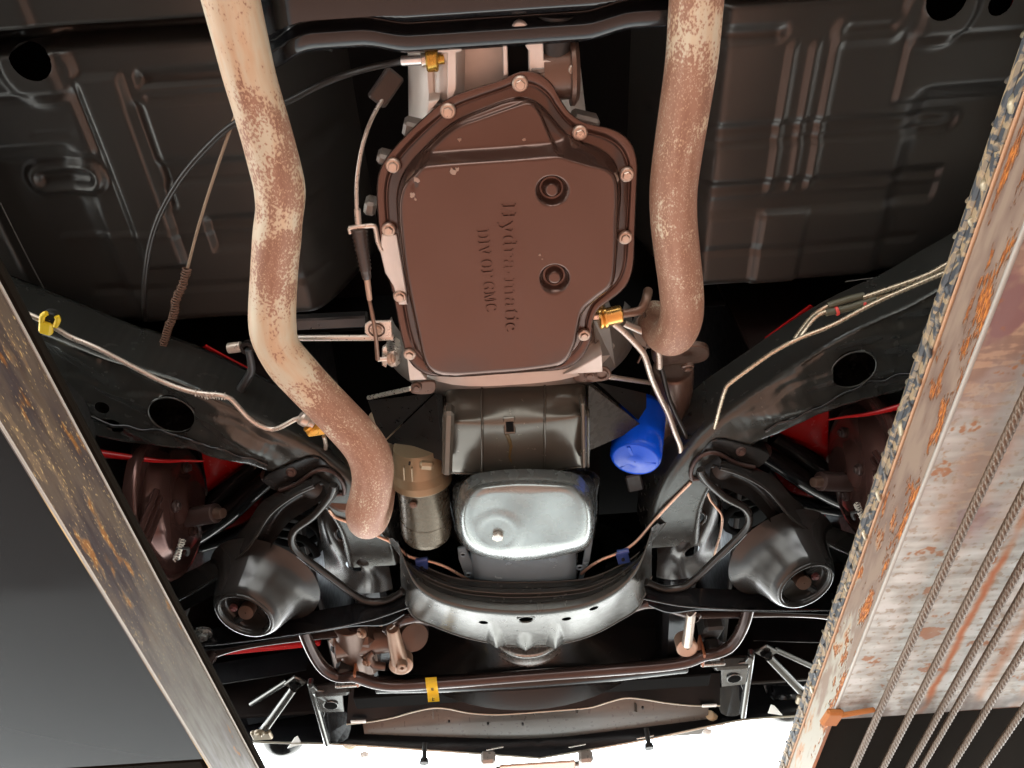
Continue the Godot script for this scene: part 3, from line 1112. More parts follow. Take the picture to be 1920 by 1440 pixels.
func transmission() -> void:
	# ---- case
	var y := eye.y
	var case_rows := []
	for q in [[-0.10, 0.055, 1.10], [-0.14, 0.095, 1.10], [-0.20, 0.115, 1.105], [-0.28, 0.130, 1.115], [-0.42, 0.150, 1.125], [-0.62, 0.160, 1.13], [-0.70, 0.185, 1.14], [-0.745, 0.205, 1.14]]:
		var row := PackedVector3Array()
		for k in 49:
			var a := TAU * k / 48
			var c := cos(a)
			var s := sin(a)
			# squarish round
			var w: float = q[1] * pow(pow(absf(c), 3.0) + pow(absf(s), 3.0), -1.0 / 3.0)
			row.append(Vector3(0.004 + c * w * 0.88, y + q[2] + s * w * 0.92, q[0]))
		case_rows.append(row)
	var case_ := put(lattice(case_rows), "transmission_case", M.cast, car, "bare aluminium gearbox case")
	for l in [
		[[820, 74], [960, 65], [958, 82], [872, 88], [864, 97], [856, 99], [856, 168], [848, 186], [838, 186], [838, 100], [820, 98]],
		[[942, 80], [951, 80], [953, 140], [944, 144]],
		[[950, 68], [1018, 60], [1020, 113], [1063, 116], [1062, 143], [1040, 142], [1030, 152], [992, 144], [991, 96], [985, 86], [966, 85], [957, 78]],
		[[803, 191], [824, 187], [812, 204], [800, 215]],
		[[762, 662], [800, 712], [768, 714]],
		[[1129, 664], [1108, 676], [1080, 692], [1056, 702], [1130, 698]]]:
		var o := []
		for e in l:
			o.append([e[0], e[1], 0.957])
		plate("case_rib", o, 0.05, M.cast, case_)
	put(bar(P(805, 72, 1.02), P(812, 190, 1.02), 0.012, 0.06), "case_side", M.cast, case_)
	plate("case_pocket", [[953, 84, 0.972], [990, 88, 0.972], [992, 146, 0.972], [953, 146, 0.972]], 0.01, M.deep, case_)
	put(lathe(P(842, 180, 1.0), P(842, 100, 1.0) - P(842, 180, 1.0), crease([[0.001, 0], [0.02, 0], [0.02, 0.085], [0.014, 0.09], [0.001, 0.09]])), "speedometer_housing", M.cast, case_)
	bolt(P(838, 103, 0.972), Vector3.DOWN, 0.005, M.cast, case_)
	put(lathe(P(1040, 112, 0.985), P(1042, 62, 0.985) - P(1040, 112, 0.985), crease([[0.001, 0], [0.022, 0.0], [0.025, 0.004], [0.025, 0.052], [0.001, 0.052]])), "rear_seal", M.rubber, case_)
	var cover := put(lathe(P(1063, 132, 0.985), Vector3.RIGHT, crease([[0.034, -0.03], [0.034, 0.002], [0.042, 0.003], [0.042, 0.008], [0.036, 0.013], [0.001, 0.015]])), "governor_cover", M.iron, case_, "round rust brown governor cover on the case's side")
	bolt(P(1074, 130, 0.955), Vector3(0.3, -1, 0), 0.004, M.bolt, cover)
	put(block(P(1018, 130, 0.962), Vector3(0.034, 0.012, 0.012), Basis(), 0.004), "case_boss", M.cast_dark, case_)
	for q in [[1097, 223, 0.036, 0.014], [778, 240, 0.03, 0.02], [722, 294, 0.02, 0.014], [695, 385, 0.016, 0.02]]:
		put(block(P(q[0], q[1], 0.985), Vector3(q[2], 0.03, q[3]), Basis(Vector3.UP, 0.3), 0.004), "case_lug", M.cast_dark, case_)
	# converter housing of the case, in front of the pan
	var bell := []
	for q in [[-0.715, 0.205], [-0.725, 0.215], [-0.765, 0.222], [-0.785, 0.226], [-0.79, 0.20]]:
		var row := PackedVector3Array()
		for k in 41:
			var a := PI * 1.06 + PI * 0.88 * k / 40
			row.append(Vector3(0.002 + cos(a) * q[1], y + 1.16 + sin(a) * q[1] * 0.9, q[0]))
		bell.append(row)
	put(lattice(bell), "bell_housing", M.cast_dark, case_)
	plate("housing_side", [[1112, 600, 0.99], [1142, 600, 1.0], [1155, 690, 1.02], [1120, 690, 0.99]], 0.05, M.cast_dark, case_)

	# ---- oil pan of the gearbox
	var outer := smooth_loop([[940, 149], [975, 133], [1008, 136], [1034, 155], [1050, 184], [1070, 212], [1100, 230], [1150, 242], [1180, 262], [1195, 300], [1194, 360], [1191, 430], [1188, 500], [1174, 537], [1148, 560], [1122, 580], [1111, 606], [1108, 640], [1090, 672], [1060, 692], [1000, 698], [900, 704], [820, 706], [785, 696], [764, 672], [752, 630], [742, 580], [733, 540], [716, 480], [709, 420], [706, 350], [715, 310], [740, 275], [788, 226], [838, 185], [890, 165]], 4)
	var bottom := smooth_loop([[960, 213], [995, 204], [1014, 220], [1030, 255], [1050, 288], [1100, 306], [1142, 318], [1158, 345], [1158, 420], [1156, 490], [1148, 535], [1120, 560], [1094, 585], [1084, 620], [1077, 650], [1055, 684], [1000, 696], [920, 703], [850, 707], [812, 700], [795, 680], [783, 630], [770, 570], [757, 500], [749, 430], [747, 385], [755, 350], [778, 326], [802, 296], [850, 254], [900, 234]], 4)
	var mid := Vector2(958, 450)
	var a_out := around(outer, mid, 240)
	var a_bot := around(bottom, mid, 240)
	var inner := []
	for k in 240:
		var d := (a_out[k] - mid).normalized()
		var wide := 42.0 if a_out[k].y < 300.0 else 34.0 if a_out[k].x > 1000.0 else 40.0
		inner.append([(a_out[k] - d * wide).x, (a_out[k] - d * wide).y])
	inner = smooth_list(inner, 7)
	var f := func(x: float, yy: float) -> float:
		# the neck is shallower, behind a step that slopes; two round dimples with a button left inside
		var line := 312.0 - 0.075 * (x - 790.0)
		var r := 0.026 * stairs(line + 4.0, line - 12.0, yy)
		for d in [[1035.0, 358.0, 28.0], [1040.0, 523.0, 26.0]]:
			var q: float = Vector2(x - d[0], (yy - d[1]) * 1.06).length() / d[2]
			r += 0.011 * stairs(1.12, 0.80, q) - 0.0095 * stairs(0.66, 0.40, q)
		r += 0.0006 * sin(x * 0.031) * sin(yy * 0.027)
		# knocks along the left rim
		r += 0.003 * exp(-(pow((x - 775.0) / 7.0, 2.0) + pow((yy - 345.0) / 9.0, 2.0))) + 0.002 * exp(-(pow((x - 803.0) / 8.0, 2.0) + pow((yy - 303.0) / 6.0, 2.0)))
		return r
	var prof := [[0, 0.0, 0.962], [0, 0.0, 0.962], [0, 0.02, 0.950], [0, 0.08, 0.9485], [0, 0.36, 0.9485], [0, 0.44, 0.9520], [0, 0.52, 0.9520], [0, 0.60, 0.9485], [0, 0.92, 0.9485], [1, 0.0, 0.9455],
		[1, 0.12, 0.937], [1, 0.5, 0.925], [1, 0.90, 0.913], [2, 0.0, 0.910, 0.0, 1.0], [2, 0.0, 0.9065, 3.0, 1.0], [2, 0.0, 0.905, 7.0, 1.0], [2, 0.0, 0.905, 10.0, 1.0]]
	var pan := put(pan_mesh(outer, inner, bottom, mid, 320, prof, 96, 0.905, f), "transmission_pan", M.pan, car, "satin dark transmission pan with a bolted flange and embossed lettering")
	for q in [[975, 157], [840, 208], [1087, 249], [737, 310], [1175, 327], [1172, 445], [768, 664], [1095, 628], [729, 430], [750, 555]]:
		bolt(P(q[0], q[1], 0.9465), Vector3.DOWN, 0.0062, M.bolt, pan)
	# lettering pressed out of the pan
	var font := SystemFont.new()
	font.font_names = PackedStringArray(["Droid Serif"])
	font.font_weight = 700
	for q in [["Hydra-matic", 950.0, 383.0, 957.0, 622.0, 0.0175], ["DIV OF GMC", 905.0, 431.0, 922.0, 584.0, 0.0150]]:
		var tm := TextMesh.new()
		tm.text = q[0]
		tm.font = font
		tm.font_size = 32
		tm.pixel_size = 0.001
		tm.depth = 0.0032
		tm.curve_step = 2.0
		var from := P(q[1], q[2], 0.9045)
		var to := P(q[3], q[4], 0.9045)
		var box := tm.get_aabb()
		var tx := (to - from).normalized()
		var ty := tx.cross(Vector3.UP)
		ty = ty if ty.x > 0.0 else -ty
		var k := from.distance_to(to) / box.size.x
		var ky: float = q[5] / (32.0 * 0.001 * 0.72)
		var b := Basis(tx * k, ty * ky, Vector3.DOWN)
		var at := Transform3D(b, from.lerp(to, 0.5) + Vector3(0, 0.0004, 0) - b * Vector3(box.get_center().x, box.get_center().y, 0))
		put(moved(tm, at), "lettering", M.pan, pan)
	# scuffs of bare primer on the pan
	var chip := RandomNumberGenerator.new()
	chip.seed = 12
	for q in [[848, 322, 0.0055], [857, 318, 0.003], [773, 366, 0.0036], [779, 374, 0.002], [781, 338, 0.004], [983, 262, 0.0026], [862, 262, 0.003], [1012, 478, 0.0018], [1017, 486, 0.0013]]:
		var edge := PackedVector3Array()
		var c := P(q[0], q[1], 0.9042 + (0.0262 if q[1] < 300 else 0.0))
		for k in 14:
			edge.append(c + Vector3(cos(TAU * k / 14), 0, sin(TAU * k / 14)) * q[2] * chip.randf_range(0.5, 1.15))
		put(slab(edge, 0.002, 0.0002), "paint_chip", M.scuff, pan)
	# cable bracket clamped under two of the pan's bolts
	var br := plate("cable_bracket", [[716, 440, 0.9455], [744, 440, 0.9455], [752, 485, 0.9455], [762, 545, 0.9455], [764, 572, 0.9455], [748, 572, 0.9455], [737, 536, 0.9455], [722, 512, 0.9455], [712, 470, 0.9455]], 0.0025, M.cast, car, "pale metal bracket that holds the shift cable")
	put(tube_mesh(pts([[716, 470, 0.947], [708, 452, 0.947], [704, 428, 0.947], [696, 423, 0.947], [654, 428, 0.947]]), 0.0035, -1.0, 8), "cable_bracket_arm", M.tubing, br)
	put(tube_mesh(pts([[655, 428, 0.948], [657, 438, 0.948]]), 0.003, -1.0, 8), "bracket_end", M.tubing, br)

	# ---- dust cover in front of the pan
	var cols := [[826, 0.030], [836, 0.012], [850, 0.004], [880, 0.0], [912, -0.004], [960, -0.007], [1008, -0.004], [1050, 0.0], [1092, 0.008], [1104, 0.030]]
	var prof2 := [[718, 0.985], [722, 0.972], [742, 0.952], [764, 0.934], [788, 0.917], [800, 0.914], [830, 0.918], [862, 0.924], [884, 0.929], [887, 0.936]]
	var rows := []
	for j in prof2.size():
		var row := PackedVector3Array()
		for i in cols.size():
			var px: float = cols[i][0] + (6.0 if i == 0 else 0.0)
			var bulge: float = (1.0 - pow(absf(px - 965.0) / 140.0, 2.0))
			var py: float = prof2[j][0] - 14.0 * (px - 965.0) / 140.0 * 0.45 + (8.0 * bulge - 8.0) * (1.0 if j > 3 else -0.9)
			row.append(P(px, py, prof2[j][1] + cols[i][1]))
		rows.append(resample(spline(row, 0.004), 72))
	var fine := []
	for j in 64:
		var row := PackedVector3Array()
		var x := float(j) / 63.0 * (rows.size() - 1)
		var j0 := int(x)
		for i in 72:
			var r0: PackedVector3Array = rows[maxi(j0 - 1, 0)]
			var r1: PackedVector3Array = rows[j0]
			var r2: PackedVector3Array = rows[mini(j0 + 1, rows.size() - 1)]
			var r3: PackedVector3Array = rows[mini(j0 + 2, rows.size() - 1)]
			row.append(r1[i].cubic_interpolate(r2[i], r0[i], r3[i], x - j0))
		fine.append(row)
	var dust := put(lattice(fine), "dust_cover", M.plastic, car, "ribbed dark converter cover with flared side wings")
	var rib := func(x0: float, x1: float, j0: int, j1: int, r: float) -> ArrayMesh:
		var p := PackedVector3Array()
		for j in range(j0, j1 + 1, 3):
			var u := lerpf(x0, x1, float(j - j0) / (j1 - j0))
			var l: PackedVector3Array = fine[mini(j, 63)]
			p.append(l[int(u * 71)] + Vector3(0, -r * 0.4, 0))
		return tube_mesh(p, r, -1.0, 8, 0.0)
	for q in [[0.315, 0.315, 3, 63, 0.0022], [0.67, 0.67, 3, 63, 0.0022], [0.985, 0.985, 6, 63, 0.0030], [0.015, 0.015, 8, 63, 0.0030]]:
		put(rib.call(q[0], q[1], q[2], q[3], q[4]), "rib", M.plastic, dust)
	put(tube_mesh(fine[63], 0.0016, -1.0, 8, 0.0), "front_rim", M.plastic, dust)
	put(bar(P(842, 764, 0.915), P(838, 884, 0.905), 0.017, 0.03, Vector3.UP, 0.006), "rib", M.plastic, dust)
	put(bar(P(1091, 748, 0.93), P(1093, 868, 0.918), 0.007, 0.03, Vector3.UP, 0.003), "rib", M.plastic, dust)
	for l in [
		[[816, 738, 0.985], [829, 742, 0.955], [834, 866, 0.945], [722, 828, 1.01]],
		[[690, 752, 1.055], [812, 737, 0.99], [716, 830, 1.015]],
		[[1104, 722, 0.955], [1112, 720, 0.97], [1206, 800, 1.0], [1102, 846, 0.945]],
		[[1118, 716, 0.985], [1212, 738, 1.05], [1211, 800, 1.01]]]:
		var v := pts(l)
		var t := PackedVector3Array()
		for k in range(1, v.size() - 1):
			t.append_array([v[0], v[k], v[k + 1]])
		for k in range(1, v.size() - 1):
			t.append_array([v[0] + Vector3(0, 0.004, -0.003), v[k] + Vector3(0, 0.004, -0.003), v[k + 1] + Vector3(0, 0.004, -0.003)])
		for k in v.size():
			var b := (k + 1) % v.size()
			var o := Vector3(0, 0.004, -0.003)
			t.append_array([v[k], v[b], v[k] + o, v[b], v[b] + o, v[k] + o])
		put(flat_mesh(t), "side_wing", M.plastic_dark if l[0][0] != 1104 else M.plastic_mid, dust)
	put(block(P(955, 797, 0.9095), Vector3(0.019, 0.006, 0.030), Basis(Vector3.RIGHT, -0.25), 0.008), "slot_frame", M.plastic, dust)
	put(block(P(956, 800, 0.9065), Vector3(0.012, 0.003, 0.018), Basis(Vector3.RIGHT, -0.25), 0.004), "drain_slot", M.deep, dust)
	put(tube_mesh(pts([[950, 812, 0.9095], [958, 835, 0.9135], [955, 855, 0.917], [962, 872, 0.921]]), 0.004, 0.0015, 8), "oil_run", M.oil, dust)
	for q in [[[780, 720], [815, 716], [812, 738], [772, 738]], [[1078, 694], [1138, 690], [1140, 713], [1082, 716]]]:
		var o := []
		for e in q:
			o.append([e[0], e[1], 0.965])
		plate("mounting_tab", o, 0.004, M.iron, dust, "", 4)
	bolt(P(781, 725, 0.964), Vector3.DOWN, 0.0055, M.iron, dust)
	bolt(P(1105, 703, 0.964), Vector3.DOWN, 0.0055, M.iron, dust)
	put(ring_loop(P(1129, 703, 0.964), 0.0085, 0.002), "tab_eye", M.iron, dust)
	put(bar(P(690, 746, 1.05), P(772, 728, 0.975), 0.008, 0.008), "cover_strap", M.steel, dust)
	put(bar(P(1140, 706, 0.975), P(1222, 718, 1.05), 0.008, 0.008), "cover_strap", M.tubing, dust)

func smooth_list(l: Array, reach: int) -> Array:
	var out := []
	var n := l.size()
	for i in n:
		var s := Vector2.ZERO
		for k in range(-reach, reach + 1):
			s += Vector2(l[posmod(i + k, n)][0], l[posmod(i + k, n)][1])
		s /= 2 * reach + 1
		out.append([s.x, s.y])
	return out

# ------------------------------------------------------------------ engine
func engine() -> void:
	var y := eye.y
	put(join([block(Vector3(0, y + 1.33, -1.06), Vector3(0.34, 0.44, 0.52), Basis(), 0.03), block(Vector3(0, y + 1.25, -0.82), Vector3(0.40, 0.30, 0.04), Basis(), 0.02)]), "engine_block", M.deep, car)
	# sump
	var outer := smooth_loop([[848, 890], [980, 872], [1112, 884], [1120, 930], [1118, 980], [1106, 1026], [1050, 1046], [980, 1052], [900, 1044], [864, 1020], [850, 980]], 5)
	var bottom := smooth_loop([[868, 930], [888, 910], [925, 902], [980, 899], [1040, 900], [1080, 908], [1102, 928], [1113, 956], [1112, 1000], [1094, 1026], [1040, 1040], [978, 1052], [925, 1046], [884, 1032], [864, 1006], [858, 965]], 5)
	var mid := Vector2(985, 975)
	var a := around(outer, mid, 120)
	var inner := []
	for p in a:
		inner.append([(p + (mid - p) * 0.02).x, (p + (mid - p) * 0.02).y])
	var plug := Vector2(933, 1000)
	var f := func(px: float, py: float) -> float:
		var d := Vector2(px - plug.x, (py - plug.y) * 1.15).length()
		var r := -0.0012 * stairs(56.0, 38.0, d) + 0.0006 * stairs(36.0, 28.0, d)
		r += 0.0012 * sin(px * 0.05) * sin(py * 0.045 + 1.0)
		return r
	var prof := [[0, 0.0, 1.06], [0, 0.5, 1.058], [1, 0.0, 1.05], [1, 0.3, 0.99], [1, 0.7, 0.915], [1, 0.92, 0.892], [2, 0.0, 0.880, 0.0, 1.0], [2, 0.0, 0.8695, 4.0, 1.0], [2, 0.0, 0.8625, 9.0, 1.0], [2, 0.0, 0.8585, 15.0, 1.0], [2, 0.0, 0.8565, 22.0, 1.0], [2, 0.0, 0.856, 28.0, 1.0]]
	var sump := put(pan_mesh(outer, inner, bottom, mid, 200, prof, 40, 0.856, f), "engine_oil_pan", M.sump, car, "shiny zinc plated engine oil pan with a drain plug")
	bolt(P(933, 1000, 0.8595), Vector3.DOWN, 0.0098, M.steel, sump, "drain_plug", false)
	# shallow front of the sump with its bolted rim
	var sh := []
	for q in [[884, 1.05], [886, 1.01], [890, 0.990], [905, 0.978], [940, 0.974], [985, 0.973], [1040, 0.974], [1066, 0.978], [1078, 0.990], [1082, 1.01], [1084, 1.05]]:
		var row := PackedVector3Array()
		var z_of := P(985, 1000, 1.0).z
		for k in 9:
			var p := P(q[0], 1075, q[1])
			row.append(Vector3(p.x, y + q[1], lerpf(-1.02, -1.40, k / 8.0)))
		sh.append(resample(spline(row, 0.01), 24))
	var sh2 := []
	for i in 24:
		var col := PackedVector3Array()
		for r in sh:
			col.append(r[i])
		sh2.append(resample(spline(col, 0.004), 60))
	put(lattice(sh2), "shallow_sump", M.sump_light, sump)
	for q in [[[858, 1030], [872, 1026], [892, 1070], [886, 1094], [876, 1094], [860, 1050]], [[1100, 1016], [1112, 1010], [1106, 1052], [1094, 1086], [1084, 1090], [1092, 1060]]]:
		var o := []
		for e in q:
			o.append([e[0], e[1], 1.0])
		plate("pan_rim", o, 0.006, M.sump_light, sump)
	for q in [[868, 1040], [878, 1078], [1093, 1025], [1087, 1064]]:
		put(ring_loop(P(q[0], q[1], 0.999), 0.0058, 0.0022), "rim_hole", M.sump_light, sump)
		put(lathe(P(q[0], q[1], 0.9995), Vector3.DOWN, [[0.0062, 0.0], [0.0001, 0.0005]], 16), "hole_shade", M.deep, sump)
	# starter
	var st := put(lathe(P(800, 1000, 0.985), P(790, 858, 0.985) - P(800, 1000, 0.985), crease([[0.001, 0.0], [0.040, 0.001], [0.046, 0.006], [0.0475, 0.015], [0.0475, 0.055]]) + [[0.0465, 0.056], [0.0465, 0.15], [0.044, 0.156], [0.001, 0.158]], 40), "starter_motor", M.iron_grey, car, "brown grey cylindrical starter motor beside the oil pan")
	var nose := put(lathe(P(792, 902, 0.975), P(782, 830, 0.99) - P(792, 902, 0.975), crease([[0.001, 0.0], [0.050, 0.0], [0.054, 0.004], [0.053, 0.016], [0.047, 0.03], [0.042, 0.075], [0.001, 0.08]]), 36), "starter_nose", M.cast_warm, st, "tan cast nose of the starter")
	for q in [[757, 893], [772, 895]]:
		put(bar(P(q[0], q[1] - 18, 0.925), P(q[0] + 1, q[1] + 6, 0.928), 0.003, 0.006), "nose_rib", M.cast_warm, nose)
	put(block(P(800, 872, 0.928), Vector3(0.024, 0.014, 0.016), Basis(Vector3.UP, 0.2), 0.004), "nose_boss", M.cast_warm, nose)
	bolt(P(768, 868, 0.926), Vector3.DOWN, 0.002, M.ink, nose, "nose_screw", false)
	bolt(P(775, 946, 0.937), Vector3(0, -1, 0.2), 0.0045, M.iron, st, "terminal_nut")
	put(lathe(P(820, 1000, 1.03), P(815, 860, 1.03) - P(820, 1000, 1.03), crease([[0.001, 0], [0.026, 0.0], [0.026, 0.12], [0.001, 0.12]]), 24), "solenoid", M.deep, st)
	# oil filter
	var ax := P(1191, 862, 0.962) - P(1203, 768, 1.075)
	var flute := lathe(P(1203, 768, 1.075), ax, [[0.001, -0.01], [0.044, 0.0], [0.0455, 0.012], [0.0455, ax.length() - 0.016], [0.0445, ax.length() - 0.006], [0.041, ax.length()], [0.038, ax.length() - 0.0005], [0.026, ax.length() + 0.002], [0.016, ax.length() + 0.0025], [0.014, ax.length() + 0.0045], [0.001, ax.length() + 0.005]], 40)
	var flt := put(flute, "oil_filter", M.blue, car, "blue spin-on oil filter canister")
	for k in 3:
		var z := ax.normalized()
		var x := z.cross(Vector3.RIGHT).normalized()
		var d := x.rotated(z, TAU * k / 3 + 0.4)
		put(bar(P(1191, 862, 0.962) + z * 0.0015 + d * 0.013, P(1191, 862, 0.962) + z * 0.0005 + d * 0.036, 0.007, 0.003, z), "end_fluting", M.blue, flt)
	put(bar(P(1185, 885, 1.03), P(1192, 915, 1.03), 0.03, 0.02), "oil_pressure_switch", M.rubber, car)
	# crank pulley and shroud
	var pul := put(lathe(Vector3(0.0, y + 1.085, -1.585), Vector3.BACK, [[0.03, -0.02], [0.088, -0.02], [0.094, -0.016], [0.094, -0.008], [0.088, 0.004], [0.094, 0.016], [0.094, 0.024], [0.088, 0.028], [0.05, 0.030], [0.03, 0.030]], 48), "crank_pulley", M.zinc, car, "grooved silver crank pulley behind the crossmember")
	put(lathe(Vector3(0.0, y + 1.085, -1.58), Vector3.BACK, [[0.001, 0.05], [0.03, 0.04], [0.03, 0.0]], 24), "pulley_hub", M.zinc, pul)
	var shroud := PackedVector3Array()
	var rows := []
	for q in [[0.20, -1.50], [0.21, -1.62], [0.30, -1.66]]:
		var row := PackedVector3Array()
		for k in 65:
			var a2 := TAU * k / 64
			row.append(Vector3(cos(a2) * q[0] * (1.0 if q[0] < 0.25 else 1.25), y + 1.22 + sin(a2) * q[0], q[1]))
		rows.append(row)
	var sh_ := put(lattice(rows), "fan_shroud", M.black, car)
	put(block(Vector3(0, y + 1.24, -1.69), Vector3(0.84, 0.52, 0.05)), "radiator", M.deep, sh_)
	put(tube_mesh(PackedVector3Array([Vector3(-0.36, y + 0.99, -1.63), Vector3(0, y + 0.975, -1.63), Vector3(0.36, y + 0.99, -1.63)]), 0.02, -1.0, 12), "shroud_foot", M.black, sh_)

# ------------------------------------------------------------------ exhaust
func exhaust() -> void:
	var l := PackedVector3Array([P(402, -160, 0.93), P(418, -60, 0.935)]) + pts([[433, 0, 0.938], [450, 70, 0.94], [467, 140, 0.94], [486, 205, 0.94], [502, 260, 0.938], [517, 318, 0.935], [524, 350, 0.934], [525, 385, 0.932], [521, 428, 0.93], [515, 500, 0.927], [511, 570, 0.92], [511, 606, 0.912], [516, 638, 0.906], [534, 672, 0.90], [580, 724, 0.892], [635, 781, 0.882], [676, 826, 0.874], [694, 858, 0.868], [699, 892, 0.863], [693, 935, 0.858], [686, 958, 0.857]])
	var last := l[l.size() - 1]
	l.append_array(PackedVector3Array([last + Vector3(-0.004, 0.010, -0.030), last + Vector3(-0.005, 0.045, -0.055), last + Vector3(-0.005, 0.10, -0.065), last + Vector3(-0.005, 0.30, -0.065)]))
	# crushed a little on the bender
	var kinks := func(along: float) -> float:
		return 1.0 - 0.055 * exp(-pow((along - 0.335) / 0.022, 2.0)) - 0.06 * exp(-pow((along - 0.535) / 0.022, 2.0)) - 0.04 * exp(-pow((along - 0.80) / 0.02, 2.0)) + 0.02 * sin(along * 27.0)
	var ex := put(tube_mesh(l, 0.0305, 0.0338, 40, 0.006, false, kinks), "exhaust_pipe", M.pipe_left, car, "tan exhaust pipe with patchy rust, on the side of the shift cable")
	put(tube_mesh(PackedVector3Array([l[0] + Vector3(0.03, 0, 1.5), l[0] + Vector3(0.02, 0.0, 0.8), l[0] + (l[0] - l[1]) * 1.2, l[0] + (l[1] - l[0]) * 0.05]), 0.0300, 0.0303, 32, 0.03), "rear_run", M.pipe_left, ex)
	put(lathe(P(655, 905, 1.02), Vector3(0.2, -1, 0.9), crease([[0.001, 0.0], [0.05, 0.0], [0.055, 0.006], [0.05, 0.012], [0.001, 0.012]]), 28), "manifold_flange", M.iron, ex)
	var r := PackedVector3Array([P(1318, -160, 0.93), P(1311, -60, 0.93)]) + pts([[1305, 10, 0.93], [1297, 110, 0.93], [1284, 200, 0.93], [1271, 285, 0.93], [1263, 350, 0.93], [1263, 410, 0.93], [1269, 470, 0.93], [1276, 530, 0.93], [1279, 575, 0.93], [1275, 605, 0.932]])
	last = r[r.size() - 1]
	r.append_array(PackedVector3Array([last + Vector3(-0.004, 0.012, -0.028), last + Vector3(-0.007, 0.042, -0.050), last + Vector3(-0.010, 0.09, -0.066), last + Vector3(-0.012, 0.13, -0.075)]))
	var er := put(tube_mesh(r, 0.0302, 0.0312, 40, 0.008), "exhaust_pipe", M.pipe_right, car, "rust speckled straight exhaust pipe, on the side of the oil filter")
	put(tube_mesh(PackedVector3Array([r[0] + Vector3(0.0, 0, 1.5), r[0] + Vector3(0.0, 0.0, 0.8), r[0] + (r[0] - r[1]) * 1.2, r[0] + (r[1] - r[0]) * 0.05]), 0.0298, 0.0301, 32, 0.03), "rear_run", M.pipe_right, er)
	# flange and manifold end
	var t := Transform3D(Basis(Vector3.RIGHT, 0.62) * Basis(Vector3.UP, -0.25), P(1268, 668, 1.02))
	var fl := slab(loop_of([[-0.035, 0.040], [0.0, 0.046], [0.036, 0.036], [0.052, 0.010], [0.050, -0.040], [0.030, -0.058], [0.004, -0.046], [-0.035, -0.036]]), 0.009, 0.002)
	put(moved(fl, t), "exhaust_flange", M.iron, er)
	bolt(P(1289, 687, 1.005), t.basis * Vector3.DOWN, 0.0072, M.iron, er)
	put(tube_mesh(PackedVector3Array([P(1262, 690, 1.07), P(1258, 740, 1.08), P(1235, 800, 1.10), P(1222, 860, 1.13)]), 0.036, 0.04, 24), "exhaust_manifold", M.iron, er, "rust brown cast exhaust manifold")
	put(lathe(P(1222, 610, 1.05), Vector3(0, -1, 0.3), crease([[0.001, 0], [0.03, 0.0], [0.034, 0.004], [0.034, 0.02], [0.001, 0.02]]), 24), "manifold_end", M.cast_dark, er)

func loop_of(l: Array) -> PackedVector3Array:
	var o := PackedVector3Array()
	for e in smooth_loop(l, 4):
		o.append(Vector3(e[0], 0, e[1]))
	return o

# ------------------------------------------------------------------ suspension, traced on the right and mirrored
func flange(list: Array, h0: float, h1: float, thick := 0.003) -> ArrayMesh:
	# a strip of sheet that stands on a traced line, from h0 down to h1
	var a := spline(pts(with_h(list, h0)), 0.01)
	var rows := []
	var lo := PackedVector3Array()
	for p in a:
		lo.append(Vector3(p.x, eye.y + h1, p.z))
	var b := PackedVector3Array()
	var c := PackedVector3Array()
	for i in a.size():
		b.append(lo[i] + Vector3(0, 0, -thick))
		c.append(a[i] + Vector3(0, 0, -thick))
	return join([lattice([a, lo]), lattice([lo, b]), lattice([b, c])])

func with_h(list: Array, h: float) -> Array:
	var o := []
	for e in list:
		o.append([e[0], e[1], e[2] if e.size() > 2 else h])
	return o

